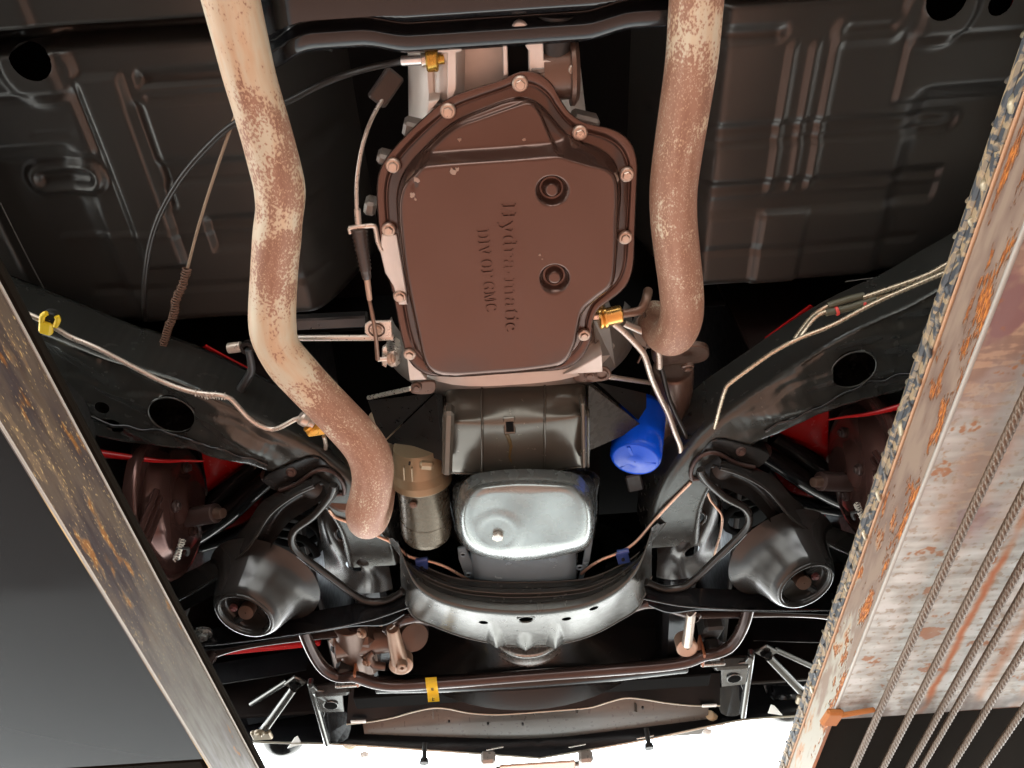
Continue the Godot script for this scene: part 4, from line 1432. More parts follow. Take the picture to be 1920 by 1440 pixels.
func suspension(s: float) -> void:
	S = s
	shift = Vector3(0.0, 0.0, 0.022) if s < 0.0 else Vector3.ZERO
	var other := "steering box" if s < 0.0 else "oil filter"
	# lower control arm
	var outline := [[1218, 1094], [1246, 1104], [1280, 1101], [1303, 1086], [1347, 1044], [1392, 1000], [1405, 975], [1396, 952], [1358, 931], [1326, 903], [1316, 880], [1328, 862], [1352, 866], [1400, 888], [1443, 917], [1476, 957], [1540, 1000], [1600, 1035], [1640, 1075], [1636, 1112], [1560, 1116], [1480, 1112], [1372, 1108], [1298, 1106], [1246, 1112], [1222, 1106]]
	var o3 := with_h(smooth_loop(outline, 4), 0.957)
	var arm := put(slab(pts(o3), 0.02, 0.003), "lower_control_arm", M.cup, car, "gloss black stamped lower control arm with a spring cup")
	var edge := pts(with_h([[1212, 1091], [1246, 1104], [1280, 1101], [1303, 1086], [1347, 1044], [1392, 1000], [1405, 975], [1396, 952], [1358, 931], [1322, 898], [1314, 880]], 0.955))
	put(tube_mesh(edge, 0.0075, -1.0, 12), "rolled_edge", M.cup, arm)
	put(flange([[1208, 1094], [1246, 1108], [1300, 1103], [1372, 1105], [1480, 1110], [1560, 1112], [1640, 1100]], 0.957, 0.906), "front_flange", M.gloss, arm)
	put(tube_mesh(pts(with_h([[1207, 1122], [1250, 1131], [1290, 1137], [1372, 1142], [1480, 1144], [1560, 1143], [1620, 1140]], 0.906)), 0.0022, -1.0, 8), "rolled_edge", M.gloss, arm)
	var ridge := resample(spline(pts(with_h([[1350, 878], [1372, 884], [1402, 896], [1438, 918], [1466, 950], [1490, 976], [1530, 1004], [1580, 1032], [1640, 1056]], 0.950))), 60)
	var outer := resample(spline(pts(with_h([[1352, 856], [1392, 868], [1424, 880], [1456, 898], [1484, 930], [1512, 956], [1552, 982], [1596, 1000], [1650, 1014]], 0.992))), 60)
	put(lattice([outer, ridge, offset_row(ridge, Vector3(0, 0.006, -0.006))]), "rear_flange", M.cup, arm)
	put(tube_mesh(ridge, 0.0035, -1.0, 10, 0.0), "rolled_edge", M.cup, arm)
	var trough := resample(spline(pts(with_h([[1330, 900], [1362, 916], [1402, 934], [1430, 960], [1456, 990], [1500, 1022], [1560, 1050], [1640, 1080]], 0.957))), 60)
	put(lattice([offset_row(ridge, Vector3(0, 0.003, -0.004)), offset_row(mid_row(ridge, trough, 0.35), Vector3(0, 0.022, 0)), offset_row(mid_row(ridge, trough, 0.7), Vector3(0, 0.018, 0)), offset_row(trough, Vector3(0, -0.0015, 0))]), "leg_trough", M.black, arm)
	# spring cup
	var base := P(1466, 1040, 0.957)
	var rim := P(1510, 1097, 0.878)
	var ax := rim - base
	var n := ax.length()
	var cup := put(lathe(base, ax, [[0.112, -0.003], [0.103, 0.002], [0.095, 0.008], [0.0875, 0.018], [0.081, 0.032], [0.0745, n * 0.6], [0.068, n * 0.85], [0.0625, n * 0.96], [0.058, n], [0.054, n + 0.002], [0.049, n], [0.047, n - 0.006], [0.044, n - 0.02], [0.002, n - 0.022]], 56), "spring_cup", M.cup, arm, "round spring cup with a shock absorber mount inside its rim")
	put(moved(ring_loop(Vector3.ZERO, 0.0535, 0.0045, ax.normalized()), Transform3D(Basis(), rim)), "rolled_edge", M.cup, cup)
	var z := ax.normalized()
	put(lathe(rim - z * 0.02, z + Vector3(-0.2 * s, 0.1, 0.3), crease([[0.001, 0.0], [0.014, 0.0], [0.014, 0.022], [0.001, 0.023]]), 20), "shock_mount", M.iron, cup)
	put(bar(P(1492, 1085, 0.89), P(1528, 1106, 0.885), 0.014, 0.012), "shock_bar", M.black, cup)
	bolt(P(1497, 1121, 0.892), z, 0.005, M.steel, cup)
	bolt(P(1529, 1081, 0.892), z, 0.005, M.tie_dark, cup)
	# rear bushing and its bracket on the frame
	var br := plate("bushing_bracket", with_h([[1300, 878], [1318, 845], [1345, 824], [1395, 834], [1442, 850], [1436, 866], [1418, 878], [1388, 866], [1350, 848], [1326, 852], [1308, 872], [1302, 900], [1294, 902]], 0.985), 0.03, M.black, car, "black arched bracket that carries the control arm's rear bushing", 3)
	put(tube_mesh(pts(with_h([[1318, 898], [1306, 898], [1297, 898], [1297, 878], [1310, 858], [1330, 849], [1350, 852], [1382, 869], [1415, 876]], 0.982)), 0.004, -1.0, 8), "bracket_rim", M.iron_dark, br)
	put(lathe(P(1322, 893, 0.99), P(1352, 872, 0.99) - P(1322, 893, 0.99), crease([[0.001, -0.005], [0.024, -0.005], [0.026, 0.0], [0.026, 0.05], [0.001, 0.05]]), 24), "bushing", M.rubber, br)
	bolt(P(1389, 846, 0.984), Vector3(0, -1, 0.3), 0.006, M.iron_dark, br)
	# spring tower, seen through the arm
	var tower := func(u: float, v: float) -> Vector3:
		var p := P(lerpf(1236, 1362, u), lerpf(935, 1085, v) + 40.0 * (0.5 - u), 1.01)
		p.y += 0.035 * pow(absf(u - 0.45) * 2.0, 2.0) + 0.006 * sin(v * 7.0 + u * 2.0)
		p.y -= 0.012 * exp(-pow((u - 0.25) * 5.0, 2.0) - pow((v - 0.5) * 5.0, 2.0))
		return p
	var h1: Vector3 = tower.call(0.52, 0.27)
	var h2: Vector3 = tower.call(0.48, 0.62)
	put(sheet(tower, 60, 60, [[h1, 0.023], [h2, 0.017]]), "spring_tower", M.cup, car, "gloss black spring tower with two holes, seen through the control arm")
	put(ring_loop(h1 + Vector3(0, 0.002, 0), 0.023, 0.003), "tower_hole_rim", M.cup, car)
	var coil := PackedVector3Array()
	for k in 90:
		var a := TAU * k / 15.0
		coil.append(W(0.47, 0, 0) * Vector3(1, 0, 0) + Vector3(cos(a) * 0.058, eye.y + 1.02 + 0.0032 * k, -1.20 + sin(a) * 0.058))
	put(tube_mesh(coil, 0.0075, -1.0, 10, 0.0), "coil_spring", M.deep, car)
	# upper arm and the links behind
	var ua := put(tube_mesh(pts([[1415, 838, 1.10], [1470, 872, 1.10], [1520, 905, 1.10], [1580, 934, 1.10], [1640, 950, 1.10]]), 0.020, 0.026, 14), "upper_control_arm", M.gloss, car)
	put(tube_mesh(pts([[1430, 880, 1.12], [1470, 930, 1.12], [1530, 948, 1.12], [1600, 958, 1.12]]), 0.017, -1.0, 12), "upper_arm_leg", M.gloss, ua)
	put(tube_mesh(pts([[1448, 820, 1.13], [1500, 850, 1.12], [1560, 892, 1.12]]), 0.016, 0.022, 12), "upper_arm_leg", M.gloss, ua)
	put(lathe(P(1484, 955, 1.06), Vector3(0.3 * s, -0.4, 1), crease([[0.012, -0.02], [0.021, -0.02], [0.021, 0.012], [0.017, 0.014], [0.012, 0.014]]), 24), "arm_eye", M.gloss, ua)
	bolt(P(1435, 845, 1.06), Vector3(0.4 * s, -0.6, 0.6), 0.009, M.iron_dark, ua)
	# brake
	var c := W(0.655, 1.035, -1.055)
	var back_plate := put(lathe(c, Vector3(-s, 0, 0), [[0.146, -0.02], [0.150, -0.004], [0.147, 0.004], [0.139, 0.005], [0.134, 0.001], [0.118, 0.000], [0.110, 0.004], [0.104, 0.016], [0.094, 0.026], [0.070, 0.030], [0.055, 0.032], [0.048, 0.044], [0.030, 0.046], [0.001, 0.046]], 64), "brake_backing_plate", M.brake, car, "dark brown round brake backing plate at the %s side" % other)
	for k in 4:
		bolt(c + Vector3(-s * 0.034, sin(k * 1.57 + 0.6) * 0.06, cos(k * 1.57 + 0.6) * 0.06), Vector3(-s, 0, 0), 0.007, M.iron_dark, back_plate)
	put(join([bar(c + Vector3(-s * 0.03, -0.12, 0.02), c + Vector3(-s * 0.03, 0.03, 0.02), 0.05, 0.03), rod(c + Vector3(-s * 0.02, -0.03, -0.02), c + Vector3(-s * 0.10, -0.05, 0.01), 0.018)]), "steering_knuckle", M.iron_dark, back_plate)
	put(rod(c + Vector3(-s * 0.085, -0.045, 0.004), c + Vector3(-s * 0.115, -0.055, 0.014), 0.013, 16, 0.009), "knuckle_nut", M.iron, back_plate)
	for k in 3:
		put(rod(c + Vector3(-s * 0.02, -0.06, 0.055 + 0.016 * k) , c + Vector3(-s * 0.02, -0.17, 0.050 + 0.016 * k), 0.006), "drum_fin", M.brake, back_plate)
	put(wound(PackedVector3Array([c + Vector3(-s * 0.05, -0.10, 0.0), c + Vector3(-s * 0.055, -0.15, 0.005)]), 0.005, 0.0016, 0.006), "return_spring", M.steel, back_plate)
	put(tube_mesh(PackedVector3Array([c + Vector3(-s * 0.045, -0.10, -0.04), c + Vector3(-s * 0.06, -0.112, -0.01), c + Vector3(-s * 0.05, -0.13, 0.01)]), 0.004, 0.002, 8), "brake_hose", M.rubber, back_plate)
	# wheel, mostly hidden by the lift's runway
	var w := put(lathe(W(0.80, 1.035, -1.055), Vector3(-s, 0, 0), [[0.20, -0.09], [0.28, -0.10], [0.315, -0.085], [0.33, -0.05], [0.332, 0.05], [0.315, 0.085], [0.28, 0.10], [0.20, 0.09]], 64), "wheel", M.rubber, car)
	put(lathe(W(0.80, 1.035, -1.055), Vector3(-s, 0, 0), [[0.205, 0.088], [0.198, 0.08], [0.19, 0.02], [0.15, 0.0], [0.001, 0.0]], 48), "wheel_rim", M.brake_dark, w)
	# outer ball joint and tie rod end
	bolt(P(1592, 1120, 0.935), Vector3(0.1, -1, 0.1), 0.012, M.zinc, arm, "ball_joint_nut")
	put(lathe(P(1588, 1160, 0.985), Vector3(0.2 * s, -1, 0.2), crease([[0.001, -0.01], [0.018, -0.008], [0.021, 0.0], [0.019, 0.022], [0.012, 0.024], [0.001, 0.024]]), 24), "tie_rod_end", M.bar, car)
	put(tube_mesh(pts([[1588, 1160, 0.995], [1530, 1150, 1.0], [1440, 1148, 1.0], [1300, 1152, 0.99]]), 0.011, -1.0, 12), "tie_rod", M.bar, car)
	S = 1.0
	shift = Vector3.ZERO

# ------------------------------------------------------------------ steering, sway bar, nose
func front_end() -> void:
	var y := eye.y
	# sway bar with its bushings
	var sb := put(tube_mesh(pts([[560, 1150, 0.985], [572, 1190, 0.975], [588, 1226, 0.97], [608, 1254, 0.965], [634, 1268, 0.96], [664, 1268, 0.955], [688, 1276, 0.952], [716, 1283, 0.95], [760, 1284, 0.95], [870, 1277, 0.95], [985, 1268, 0.95], [1120, 1258, 0.95], [1240, 1248, 0.952], [1290, 1240, 0.955], [1318, 1229, 0.957], [1342, 1224, 0.96], [1366, 1214, 0.965], [1384, 1192, 0.97], [1398, 1160, 0.975], [1406, 1125, 0.985]]), 0.0132, -1.0, 20), "sway_bar", M.bar, car, "long dark sway bar across the front")
	for q in [[649, 1262, 1.0, 610, 680, 1200], [1336, 1222, -1.0, 1300, 1360, 1160]]:
		var at := P(q[0], q[1], 0.972)
		var bu := put(join([block(at + Vector3(0, 0.004, 0.004), Vector3(0.044, 0.046, 0.046), Basis(Vector3.UP, 0.05), 0.012), block(at + Vector3(0, 0.06, 0.05), Vector3(0.044, 0.09, 0.09), Basis(Vector3.RIGHT, 0.3), 0.006)]), "bar_bushing", M.rubber, sb, "black rubber bushing round the sway bar")
		put(block(at + Vector3(0.026 * q[2], 0.0, 0.006), Vector3(0.005, 0.052, 0.05), Basis(), 0.002), "bushing_strap", M.rusty_strap, bu)
		put(block(at + Vector3(0, -0.004, -0.026), Vector3(0.055, 0.03, 0.008), Basis(), 0.002), "bushing_plate", M.zinc, bu)
	# the tag round the bar stays a thing of its own
	var tag_at := P(811, 1281, 0.95)
	var tg := thing("paper_tag", "bright yellow paper tag folded over the sway bar", "tag", tag_at)
	var rows := []
	for q in [[0.0165, 0.004], [0.0150, -0.006], [0.009, -0.0128], [0.0, -0.0150], [-0.010, -0.0152], [-0.0165, -0.020], [-0.0180, -0.028], [-0.0180, -0.034]]:
		var row := PackedVector3Array()
		for k in 3:
			row.append(tag_at + Vector3((k - 1) * 0.0125 - (q[1] + 0.015) * 0.1, q[1], q[0]))
		rows.append(row)
	put(join([lattice(rows), moved(lattice(rows), Transform3D(Basis(), Vector3(0, 0.0008, -0.0005)))]), "tag_paper", M.yellow, tg)
	for q in [[0.001, 0.0], [-0.0175, 1.0]]:
		var tm := TextMesh.new()
		tm.text = "E"
		var sf := SystemFont.new()
		sf.font_names = PackedStringArray(["Droid Sans"])
		sf.font_weight = 700
		tm.font = sf
		tm.font_size = 16
		tm.pixel_size = 0.0008
		tm.depth = 0.0003
		var dn := Vector3.DOWN if q[1] == 0.0 else Vector3.BACK
		var t := Transform3D(Basis(Vector3.RIGHT, Vector3.RIGHT.cross(dn) * -1.0, dn), tag_at + Vector3(0.001, -0.0156 if q[1] == 0.0 else -0.028, q[0]))
		put(moved(tm, t), "tag_print", M.ink, tg)
	# steering box with pitman arm
	var box := put(join([block(P(668, 1205, 1.03), Vector3(0.10, 0.09, 0.14), Basis(Vector3.UP, 0.06), 0.012), rod(P(655, 1165, 1.01), P(672, 1262, 1.01), 0.036, 20), rod(P(628, 1210, 1.0), P(740, 1196, 1.02), 0.03, 20)]), "steering_box", M.iron, car, "rust brown cast steering box with a pitman arm")
	for q in [[678, 1187, 0.975], [688, 1240, 0.975], [712, 1165, 0.985]]:
		bolt(P(q[0], q[1], q[2]), Vector3(-0.6, -0.7, 0.3), 0.0075, M.iron_warm, box)
	put(tube_mesh(pts([[700, 1222, 0.985], [692, 1230, 0.98], [700, 1246, 0.975], [722, 1250, 0.975]]), 0.009, -1.0, 10), "box_casting", M.iron, box)
	put(lathe(P(772, 1190, 1.03), Vector3(0.4, -0.7, 0.5), crease([[0.001, -0.03], [0.036, -0.02], [0.040, 0.0], [0.032, 0.02], [0.001, 0.022]]), 28), "sector_cover", M.iron, box)
	var pit := put(tube_mesh(pts([[736, 1178, 0.965], [742, 1208, 0.962], [750, 1240, 0.955]]), 0.013, 0.019, 16), "pitman_arm", M.iron_warm, box, "tapered rusty pitman arm")
	put(lathe(P(752, 1244, 0.955), Vector3(0.06, -1, 0.25), crease([[0.001, -0.02], [0.025, -0.018], [0.026, 0.006], [0.020, 0.009], [0.001, 0.009]]), 32), "arm_boss", M.iron_warm, pit)
	bolt(P(753, 1247, 0.944), Vector3(0.06, -1, 0.2), 0.014, M.iron_warm, pit, "pitman_nut", false)
	put(lathe(P(754, 1249, 0.930), Vector3(0.06, -1, 0.2), crease([[0.010, -0.01], [0.010, 0.005], [0.008, 0.006], [0.004, 0.006], [0.003, 0.0], [0.0005, 0.0]]), 20), "shaft_end", M.iron_warm, pit)
	# idler arm
	var idl := put(rod(P(1296, 1150, 0.972), P(1288, 1208, 0.965), 0.010, 14, 0.012), "idler_arm", M.tubing, car, "idler arm with a round tan end cap")
	put(lathe(P(1288, 1214, 0.965), Vector3(0, -1, 0.3), crease([[0.001, -0.03], [0.022, -0.03], [0.0235, 0.0], [0.0235, 0.003], [0.020, 0.005], [0.001, 0.004]]), 28), "end_cap", M.cap_tan, idl)
	bolt(P(1289, 1214, 0.960), Vector3(0, -1, 0.3), 0.0035, M.iron, idl, "grease_nipple", false)
	# centre link and its two studs
	var cl := put(tube_mesh(pts([[732, 1176, 0.985], [770, 1158, 0.98], [830, 1165, 1.01], [985, 1168, 1.04], [1140, 1152, 1.01], [1215, 1130, 0.985], [1260, 1140, 0.982], [1298, 1152, 0.985]]), 0.0125, -1.0, 16), "centre_link", M.bar, car)
	for q in [[733, 1176], [1298, 1152]]:
		put(lathe(P(q[0], q[1], 0.985), Vector3(0, -1, 0.15), crease([[0.001, -0.02], [0.0175, -0.016], [0.0175, 0.010], [0.012, 0.014], [0.010, 0.0145], [0.010, 0.008], [0.001, 0.008]]), 24), "link_end", M.bar, cl)
		put(tube_mesh(pts([[q[0] - 7, q[1] + 6, 0.965], [q[0] + 1, q[1] + 3, 0.962], [q[0] + 7, q[1] - 4, 0.965]]), 0.0016, -1.0, 6), "cotter_pin", M.steel, cl)
	# nose: radiator support, baffle, valance
	var lip := [[650, 1358], [690, 1354], [735, 1346], [775, 1335], [810, 1328], [840, 1329], [880, 1337], [930, 1340], [985, 1337], [1050, 1332], [1105, 1327], [1140, 1317], [1172, 1309], [1205, 1311], [1250, 1318], [1300, 1323], [1350, 1323]]
	var top := [[655, 1290], [985, 1272], [1350, 1262]]
	var a := resample(spline(pts(with_h(lip, 0.985)), 0.005), 90)
	var b := resample(spline(pts(with_h(top, 1.03)), 0.005), 90)
	var rs := put(join([lattice([b, offset_row(a, Vector3(0, 0.004, 0.004)), a]), lattice([a, offset_row(a, Vector3(0, 0.10, -0.012))])]), "radiator_support", M.panel, car, "black radiator support with a wavy lower lip")
	put(tube_mesh(a, 0.0018, -1.0, 8, 0.0), "folded_lip", M.trim, rs)
	put(lathe(P(979, 1288, 1.02), Vector3(0, -1, 0.3), [[0.006, 0.0], [0.0001, 0.001]], 12), "plug_button", M.steel, rs)
	for q in [[672, 1353], [1330, 1323]]:
		put(block(P(q[0], q[1], 0.981), Vector3(0.036, 0.004, 0.010), Basis(Vector3.UP, 0.06), 0.001), "clip_plate", M.white, rs)
	var c0 := resample(spline(pts([[676, 1336, 1.06], [985, 1310, 1.06], [1330, 1296, 1.06]]), 0.005), 60)
	var c1 := resample(spline(pts([[682, 1368, 1.02], [985, 1350, 1.02], [1328, 1340, 1.02]]), 0.005), 60)
	var c2 := resample(spline(pts([[688, 1402, 1.015], [985, 1400, 1.010], [1326, 1376, 1.015]]), 0.005), 60)
	var baf := put(lattice([c0, c1, c2]), "air_baffle", M.grey, car, "grey sheet baffle behind the front valance")
	for x in [812, 922, 1004, 1082, 1192]:
		put(bar(P(x, 1318, 1.045), P(x, 1347 - (x - 812) * 0.03, 1.018), 0.003, 0.008), "baffle_bead", M.grey, baf)
	for q in [[842, 1352], [915, 1356], [980, 1357], [1205, 1326]]:
		bolt(P(q[0], q[1], 1.012), Vector3.DOWN, 0.003, M.ink, baf, "screw", false)
	for s in [-1.0, 1.0]:
		S = s
		put(tube_mesh(pts([[1330, 1340, 1.02], [1352, 1352, 1.03], [1362, 1335, 1.05], [1365, 1310, 1.08]]), 0.012, -1.0, 8), "baffle_end", M.cream, baf)
		put(lathe(P(1326, 1374, 0.985), Vector3(0, -1, 0.2), [[0.0001, 0.003], [0.011, 0.0015], [0.013, -0.002]], 14), "push_pin", M.white, baf)
	S = 1.0
	var v0 := resample(spline(pts([[405, 1372, 1.02], [500, 1380, 1.02], [640, 1380, 1.012], [820, 1388, 1.005], [1010, 1392, 1.0], [1190, 1372, 1.005], [1330, 1352, 1.012], [1420, 1334, 1.02], [1500, 1328, 1.02]]), 0.005), 120)
	var v1 := resample(spline(pts([[405, 1390, 1.01], [500, 1392, 1.005], [640, 1396, 0.995], [820, 1408, 0.985], [998, 1420.5, 0.9785], [1010, 1422, 0.978], [1022, 1420, 0.9785], [1190, 1391, 0.985], [1330, 1362, 0.995], [1400, 1349, 1.003], [1500, 1342, 1.01]]), 0.005), 120)
	var val := put(join([lattice([offset_row(v0, Vector3(0, 0.03, -0.01)), v0, v1]), lattice([v1, offset_row(v1, Vector3(0, 0.02, -0.008)), offset_row(v1, Vector3(0, 0.14, -0.03))])]), "front_valance", M.panel, car, "black front valance with a shallow V edge")
	put(tube_mesh(v1, 0.0028, -1.0, 8, 0.0), "valance_edge", M.trim, val)
	for q in [[1210, 1382], [928, 1403], [1082, 1398]]:
		put(bar(P(q[0] - 16, q[1] + 3, 0.962), P(q[0] + 16, q[1] - 3, 0.962), 0.003, 0.003), "valance_scratch", M.steel, val)
	put(bar(P(300, 1362, 1.12), P(1560, 1284, 1.12), 0.014, 0.02), "grille_bar", M.cream, car, "cream coloured bar behind the front braces")
	put(join([block(Vector3(0, y + 1.34, -1.93), Vector3(1.66, 0.40, 0.03), Basis(), 0.01)]), "grille_backing", M.deep, car)
	# number plate bracket and rubber bumpers below the valance
	var np := put(join([block(P(985, 1462, 0.90), Vector3(0.32, 0.012, 0.14), Basis(), 0.003), block(P(918, 1440, 0.893), Vector3(0.035, 0.03, 0.12), Basis(), 0.006), block(P(1098, 1438, 0.893), Vector3(0.035, 0.03, 0.12), Basis(), 0.006)]), "plate_bracket", M.bracket, car, "brown silver number plate bracket under the valance")
	put(block(P(1008, 1440, 0.885), Vector3(0.18, 0.006, 0.05), Basis(), 0.002), "bracket_plate", M.cap_tan, np)
	for q in [[795, 1426], [1218, 1398]]:
		put(lathe(P(q[0], q[1] + 6, 0.93), Vector3(0, -1, -0.1), crease([[0.001, 0.0], [0.012, 0.0], [0.010, -0.012], [0.006, -0.013], [0.006, -0.05]]), 16), "rubber_stop", M.rubber, val)
	# on each side: frame horn, tow bracket, bumper brace, lamp bucket
	for s in [1.0, -1.0]:
		S = s
		var side := "steering box" if s < 0.0 else "idler arm"
		var horn := put(join([bar(W(0.335, 1.10, -1.25), W(0.345, 1.06, -1.66), 0.07, 0.10, Vector3.UP, 0.012), bar(W(0.350, 1.075, -1.66), W(0.36, 1.07, -1.84), 0.055, 0.10, Vector3.UP, 0.012)]), "frame_horn", M.gloss, car)
		var tow := plate("tow_bracket", [[1352, 1252, 0.992], [1398, 1242, 0.985], [1404, 1234, 0.985], [1414, 1237, 0.985], [1404, 1252, 0.985], [1398, 1283, 0.985], [1353, 1288, 0.99]], 0.006, M.zinc_dark, horn, "bright bracket with a round hole, at the %s side" % side, 0, [])
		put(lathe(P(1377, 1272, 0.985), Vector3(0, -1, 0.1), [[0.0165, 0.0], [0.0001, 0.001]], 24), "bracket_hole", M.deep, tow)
		put(ring_loop(P(1377, 1272, 0.986), 0.0165, 0.0018), "bracket_rim", M.zinc_dark, tow)
		put(block(P(1370, 1243, 0.998), Vector3(0.085, 0.03, 0.03), Basis(Vector3.RIGHT, 0.5), 0.006), "bracket_top", M.zinc_dark, tow)
		plate("horn_end", [[1345, 1292, 1.02], [1390, 1284, 1.02], [1392, 1325, 1.0], [1384, 1342, 0.995], [1352, 1338, 1.0]], 0.05, M.gloss, horn, "", 3)
		put(bar(P(1409, 1222, 1.0), P(1392, 1342, 0.99), 0.012, 0.02), "bumper_strut", M.zinc_dark, horn, "bright upright strut")
		var e := P(1436, 1221, 1.03)
		var br := put(rod(P(1441, 1232, 1.025), P(1512, 1306, 1.0), 0.0105, 16, 0.0115), "bumper_brace", M.zinc_dark, horn, "slanting silver bumper brace with a flattened end")
		put(block(e, Vector3(0.046, 0.008, 0.038), Basis(Vector3.UP, 0.75 * s), 0.003), "brace_end", M.zinc_dark, br)
		bolt(e + Vector3(0, -0.002, 0), Vector3(0.1, -1, 0.2), 0.010, M.deep, br)
		put(rod(P(1450, 1216, 1.06), P(1524, 1250, 1.06), 0.0075, 12), "upper_brace", M.zinc_dark, br)
		put(block(P(1512, 1310, 0.995), Vector3(0.05, 0.012, 0.035), Basis(), 0.004), "brace_foot", M.foot, br)
		bolt(P(1516, 1306, 0.988), Vector3.DOWN, 0.008, M.foot, br)
		var lb := put(lathe(P(1478, 1318, 1.06), Vector3(0, -0.55, 0.5), [[0.070, -0.08], [0.068, -0.04], [0.060, -0.012], [0.044, 0.010], [0.022, 0.022], [0.001, 0.026]], 36), "lamp_bucket", M.gloss, car, "black dome of a lamp bucket, at the %s side" % side)
		bolt(P(1462, 1318, 1.045), Vector3(0, -0.6, 0.8), 0.003, M.zinc, lb, "screw", false)
		plate("white_gusset", [[1446, 1322, 1.0], [1452, 1324, 1.0], [1468, 1342, 1.0], [1440, 1338, 1.0]], 0.002, M.white, lb)
		# skirt behind
		put(flange([[1400, 1160], [1480, 1163], [1600, 1166]], 1.10, 1.04), "inner_skirt", M.panel, car)
		put(flange([[1400, 1218], [1480, 1222], [1600, 1230]], 1.16, 1.06), "inner_skirt", M.panel, car)
	S = 1.0

# ------------------------------------------------------------------ pipes, cables, wires
func lines_and_cables() -> void:
	# speedometer cable
	var sc := put(tube_mesh(pts([[757, 113, 0.975], [735, 118, 0.98], [690, 128, 1.0], [640, 143, 1.02], [590, 164, 1.03], [540, 190, 1.04], [480, 212, 1.05], [430, 238, 1.06], [380, 285, 1.07], [335, 340, 1.075], [300, 402, 1.08], [282, 455, 1.085], [273, 510, 1.09], [270, 560, 1.10], [272, 600, 1.14]]), 0.0042, -1.0, 12), "speedometer_cable", M.cable, car, "black speedometer cable that curves under the floor")
	put(rod(P(753, 114, 0.975), P(792, 113, 0.97), 0.0060), "cable_ferrule", M.bright, sc)
	put(rod(P(790, 113, 0.97), P(801, 112, 0.97), 0.0085), "cable_nut", M.steel, sc)
	put(lathe(P(799, 112, 0.97), P(824, 111, 0.97) - P(799, 112, 0.97), crease([[0.001, 0.0], [0.0125, 0.0], [0.0145, 0.002], [0.0145, 0.0125], [0.0125, 0.0145], [0.006, 0.0145], [0.006, 0.022], [0.001, 0.022]]), 12), "cable_collar", M.brass_dark, sc, "brass collar of the speedometer cable")
	# shift cable with its boot
	var sh := put(tube_mesh(pts([[727, 172, 1.06], [706, 205, 1.03], [688, 245, 1.0], [676, 290, 0.98], [669, 340, 0.965], [669, 385, 0.955], [672, 425, 0.95]]), 0.0028, -1.0, 10), "shift_cable", M.tubing, car, "thin shift cable with a pleated rubber boot")
	put(bar(P(704, 192, 1.055), P(742, 136, 1.07), 0.026, 0.03), "cable_sleeve", M.rubber_brown, sh)
	put(rod(P(670, 392, 0.954), P(672, 422, 0.95), 0.0045), "cable_ferrule", M.tubing, sh)
	var prof := [[0.004, 0.0], [0.010, 0.001]]
	var ln := P(672, 426, 0.95).distance_to(P(688, 522, 0.945))
	for k in 11:
		var t := float(k) / 11
		prof.append([lerpf(0.0118, 0.0085, t), 0.002 + ln * 0.86 * t])
		prof.append([lerpf(0.0090, 0.0065, t), 0.002 + ln * 0.86 * (t + 0.045)])
	prof += [[0.007, ln * 0.9], [0.006, ln], [0.002, ln]]
	put(lathe(P(672, 426, 0.95), P(688, 522, 0.945) - P(672, 426, 0.95), prof, 28), "cable_boot", M.rubber_brown, sh, "pleated brown black rubber boot")
	put(rod(P(688, 520, 0.945), P(693, 562, 0.943), 0.0045, 12, 0.0038), "rod_end", M.cap_tan, sh)
	put(tube_mesh(pts([[692, 560, 0.943], [701, 606, 0.938], [706, 645, 0.94], [708, 674, 0.945]]), 0.0028, 0.0034, 10), "shift_rod", M.rod_brown, sh)
	# shift lever on the case
	var lev := plate("shift_lever", [[684, 610, 0.962], [692, 604, 0.962], [734, 602, 0.962], [736, 634, 0.962], [700, 638, 0.962], [684, 625, 0.962]], 0.004, M.tubing, car, "pale stamped shift lever plate with a cross rod")
	put(lathe(P(706, 619, 0.9615), Vector3.DOWN, crease([[0.001, 0.003], [0.006, 0.003], [0.008, 0.0015], [0.008, 0.0]]), 20), "lever_bush", M.cap_tan, lev)
	put(ring_loop(P(706, 619, 0.961), 0.0115, 0.0012), "lever_eye", M.iron, lev)
	put(rod(P(545, 634, 0.975), P(738, 633, 0.966), 0.0048), "cross_rod", M.tubing, lev)
	plate("lever_tab", [[716, 654, 0.955], [724, 648, 0.955], [730, 668, 0.955], [724, 690, 0.955], [716, 686, 0.955]], 0.006, M.steel, lev)
	bolt(P(733, 673, 0.95), Vector3(1, -0.25, 0.1), 0.0055, M.cap_tan, lev)
	put(rod(P(708, 674, 0.947), P(730, 672, 0.950), 0.0035), "lever_pin", M.tubing, lev)
	put(block(P(738, 660, 0.985), Vector3(0.02, 0.05, 0.03), Basis(), 0.006), "lever_shaft", M.steel, lev)
	# black rods by the firewall
	var l2 := put(bar(P(545, 605, 1.06), P(690, 598, 1.06), 0.022, 0.02), "column_shaft", M.black, car)
	put(rod(P(428, 653, 1.05), P(452, 650, 1.05), 0.009), "shaft_end", M.tubing, l2)
	put(lathe(P(464, 651, 1.05), Vector3(0, -1, 0.2), crease([[0.005, 0.006], [0.011, 0.006], [0.011, -0.006], [0.005, -0.006]]), 20), "shaft_eye", M.black, l2)
	put(tube_mesh(pts([[466, 655, 1.045], [472, 690, 1.045], [466, 706, 1.045], [448, 735, 1.05]]), 0.006, 0.008, 10), "lever_arm", M.lever_grey, l2)
	# parking brake cable and spring
	var pc := put(tube_mesh(pts([[517, -40, 0.99], [498, 50, 1.0], [470, 140, 1.03], [438, 225, 1.06], [400, 335, 1.07], [372, 425, 1.08], [352, 502, 1.085]]), 0.0022, -1.0, 8), "parking_brake_cable", M.cable_tan, car, "thin tan parking brake cable with a long spring")
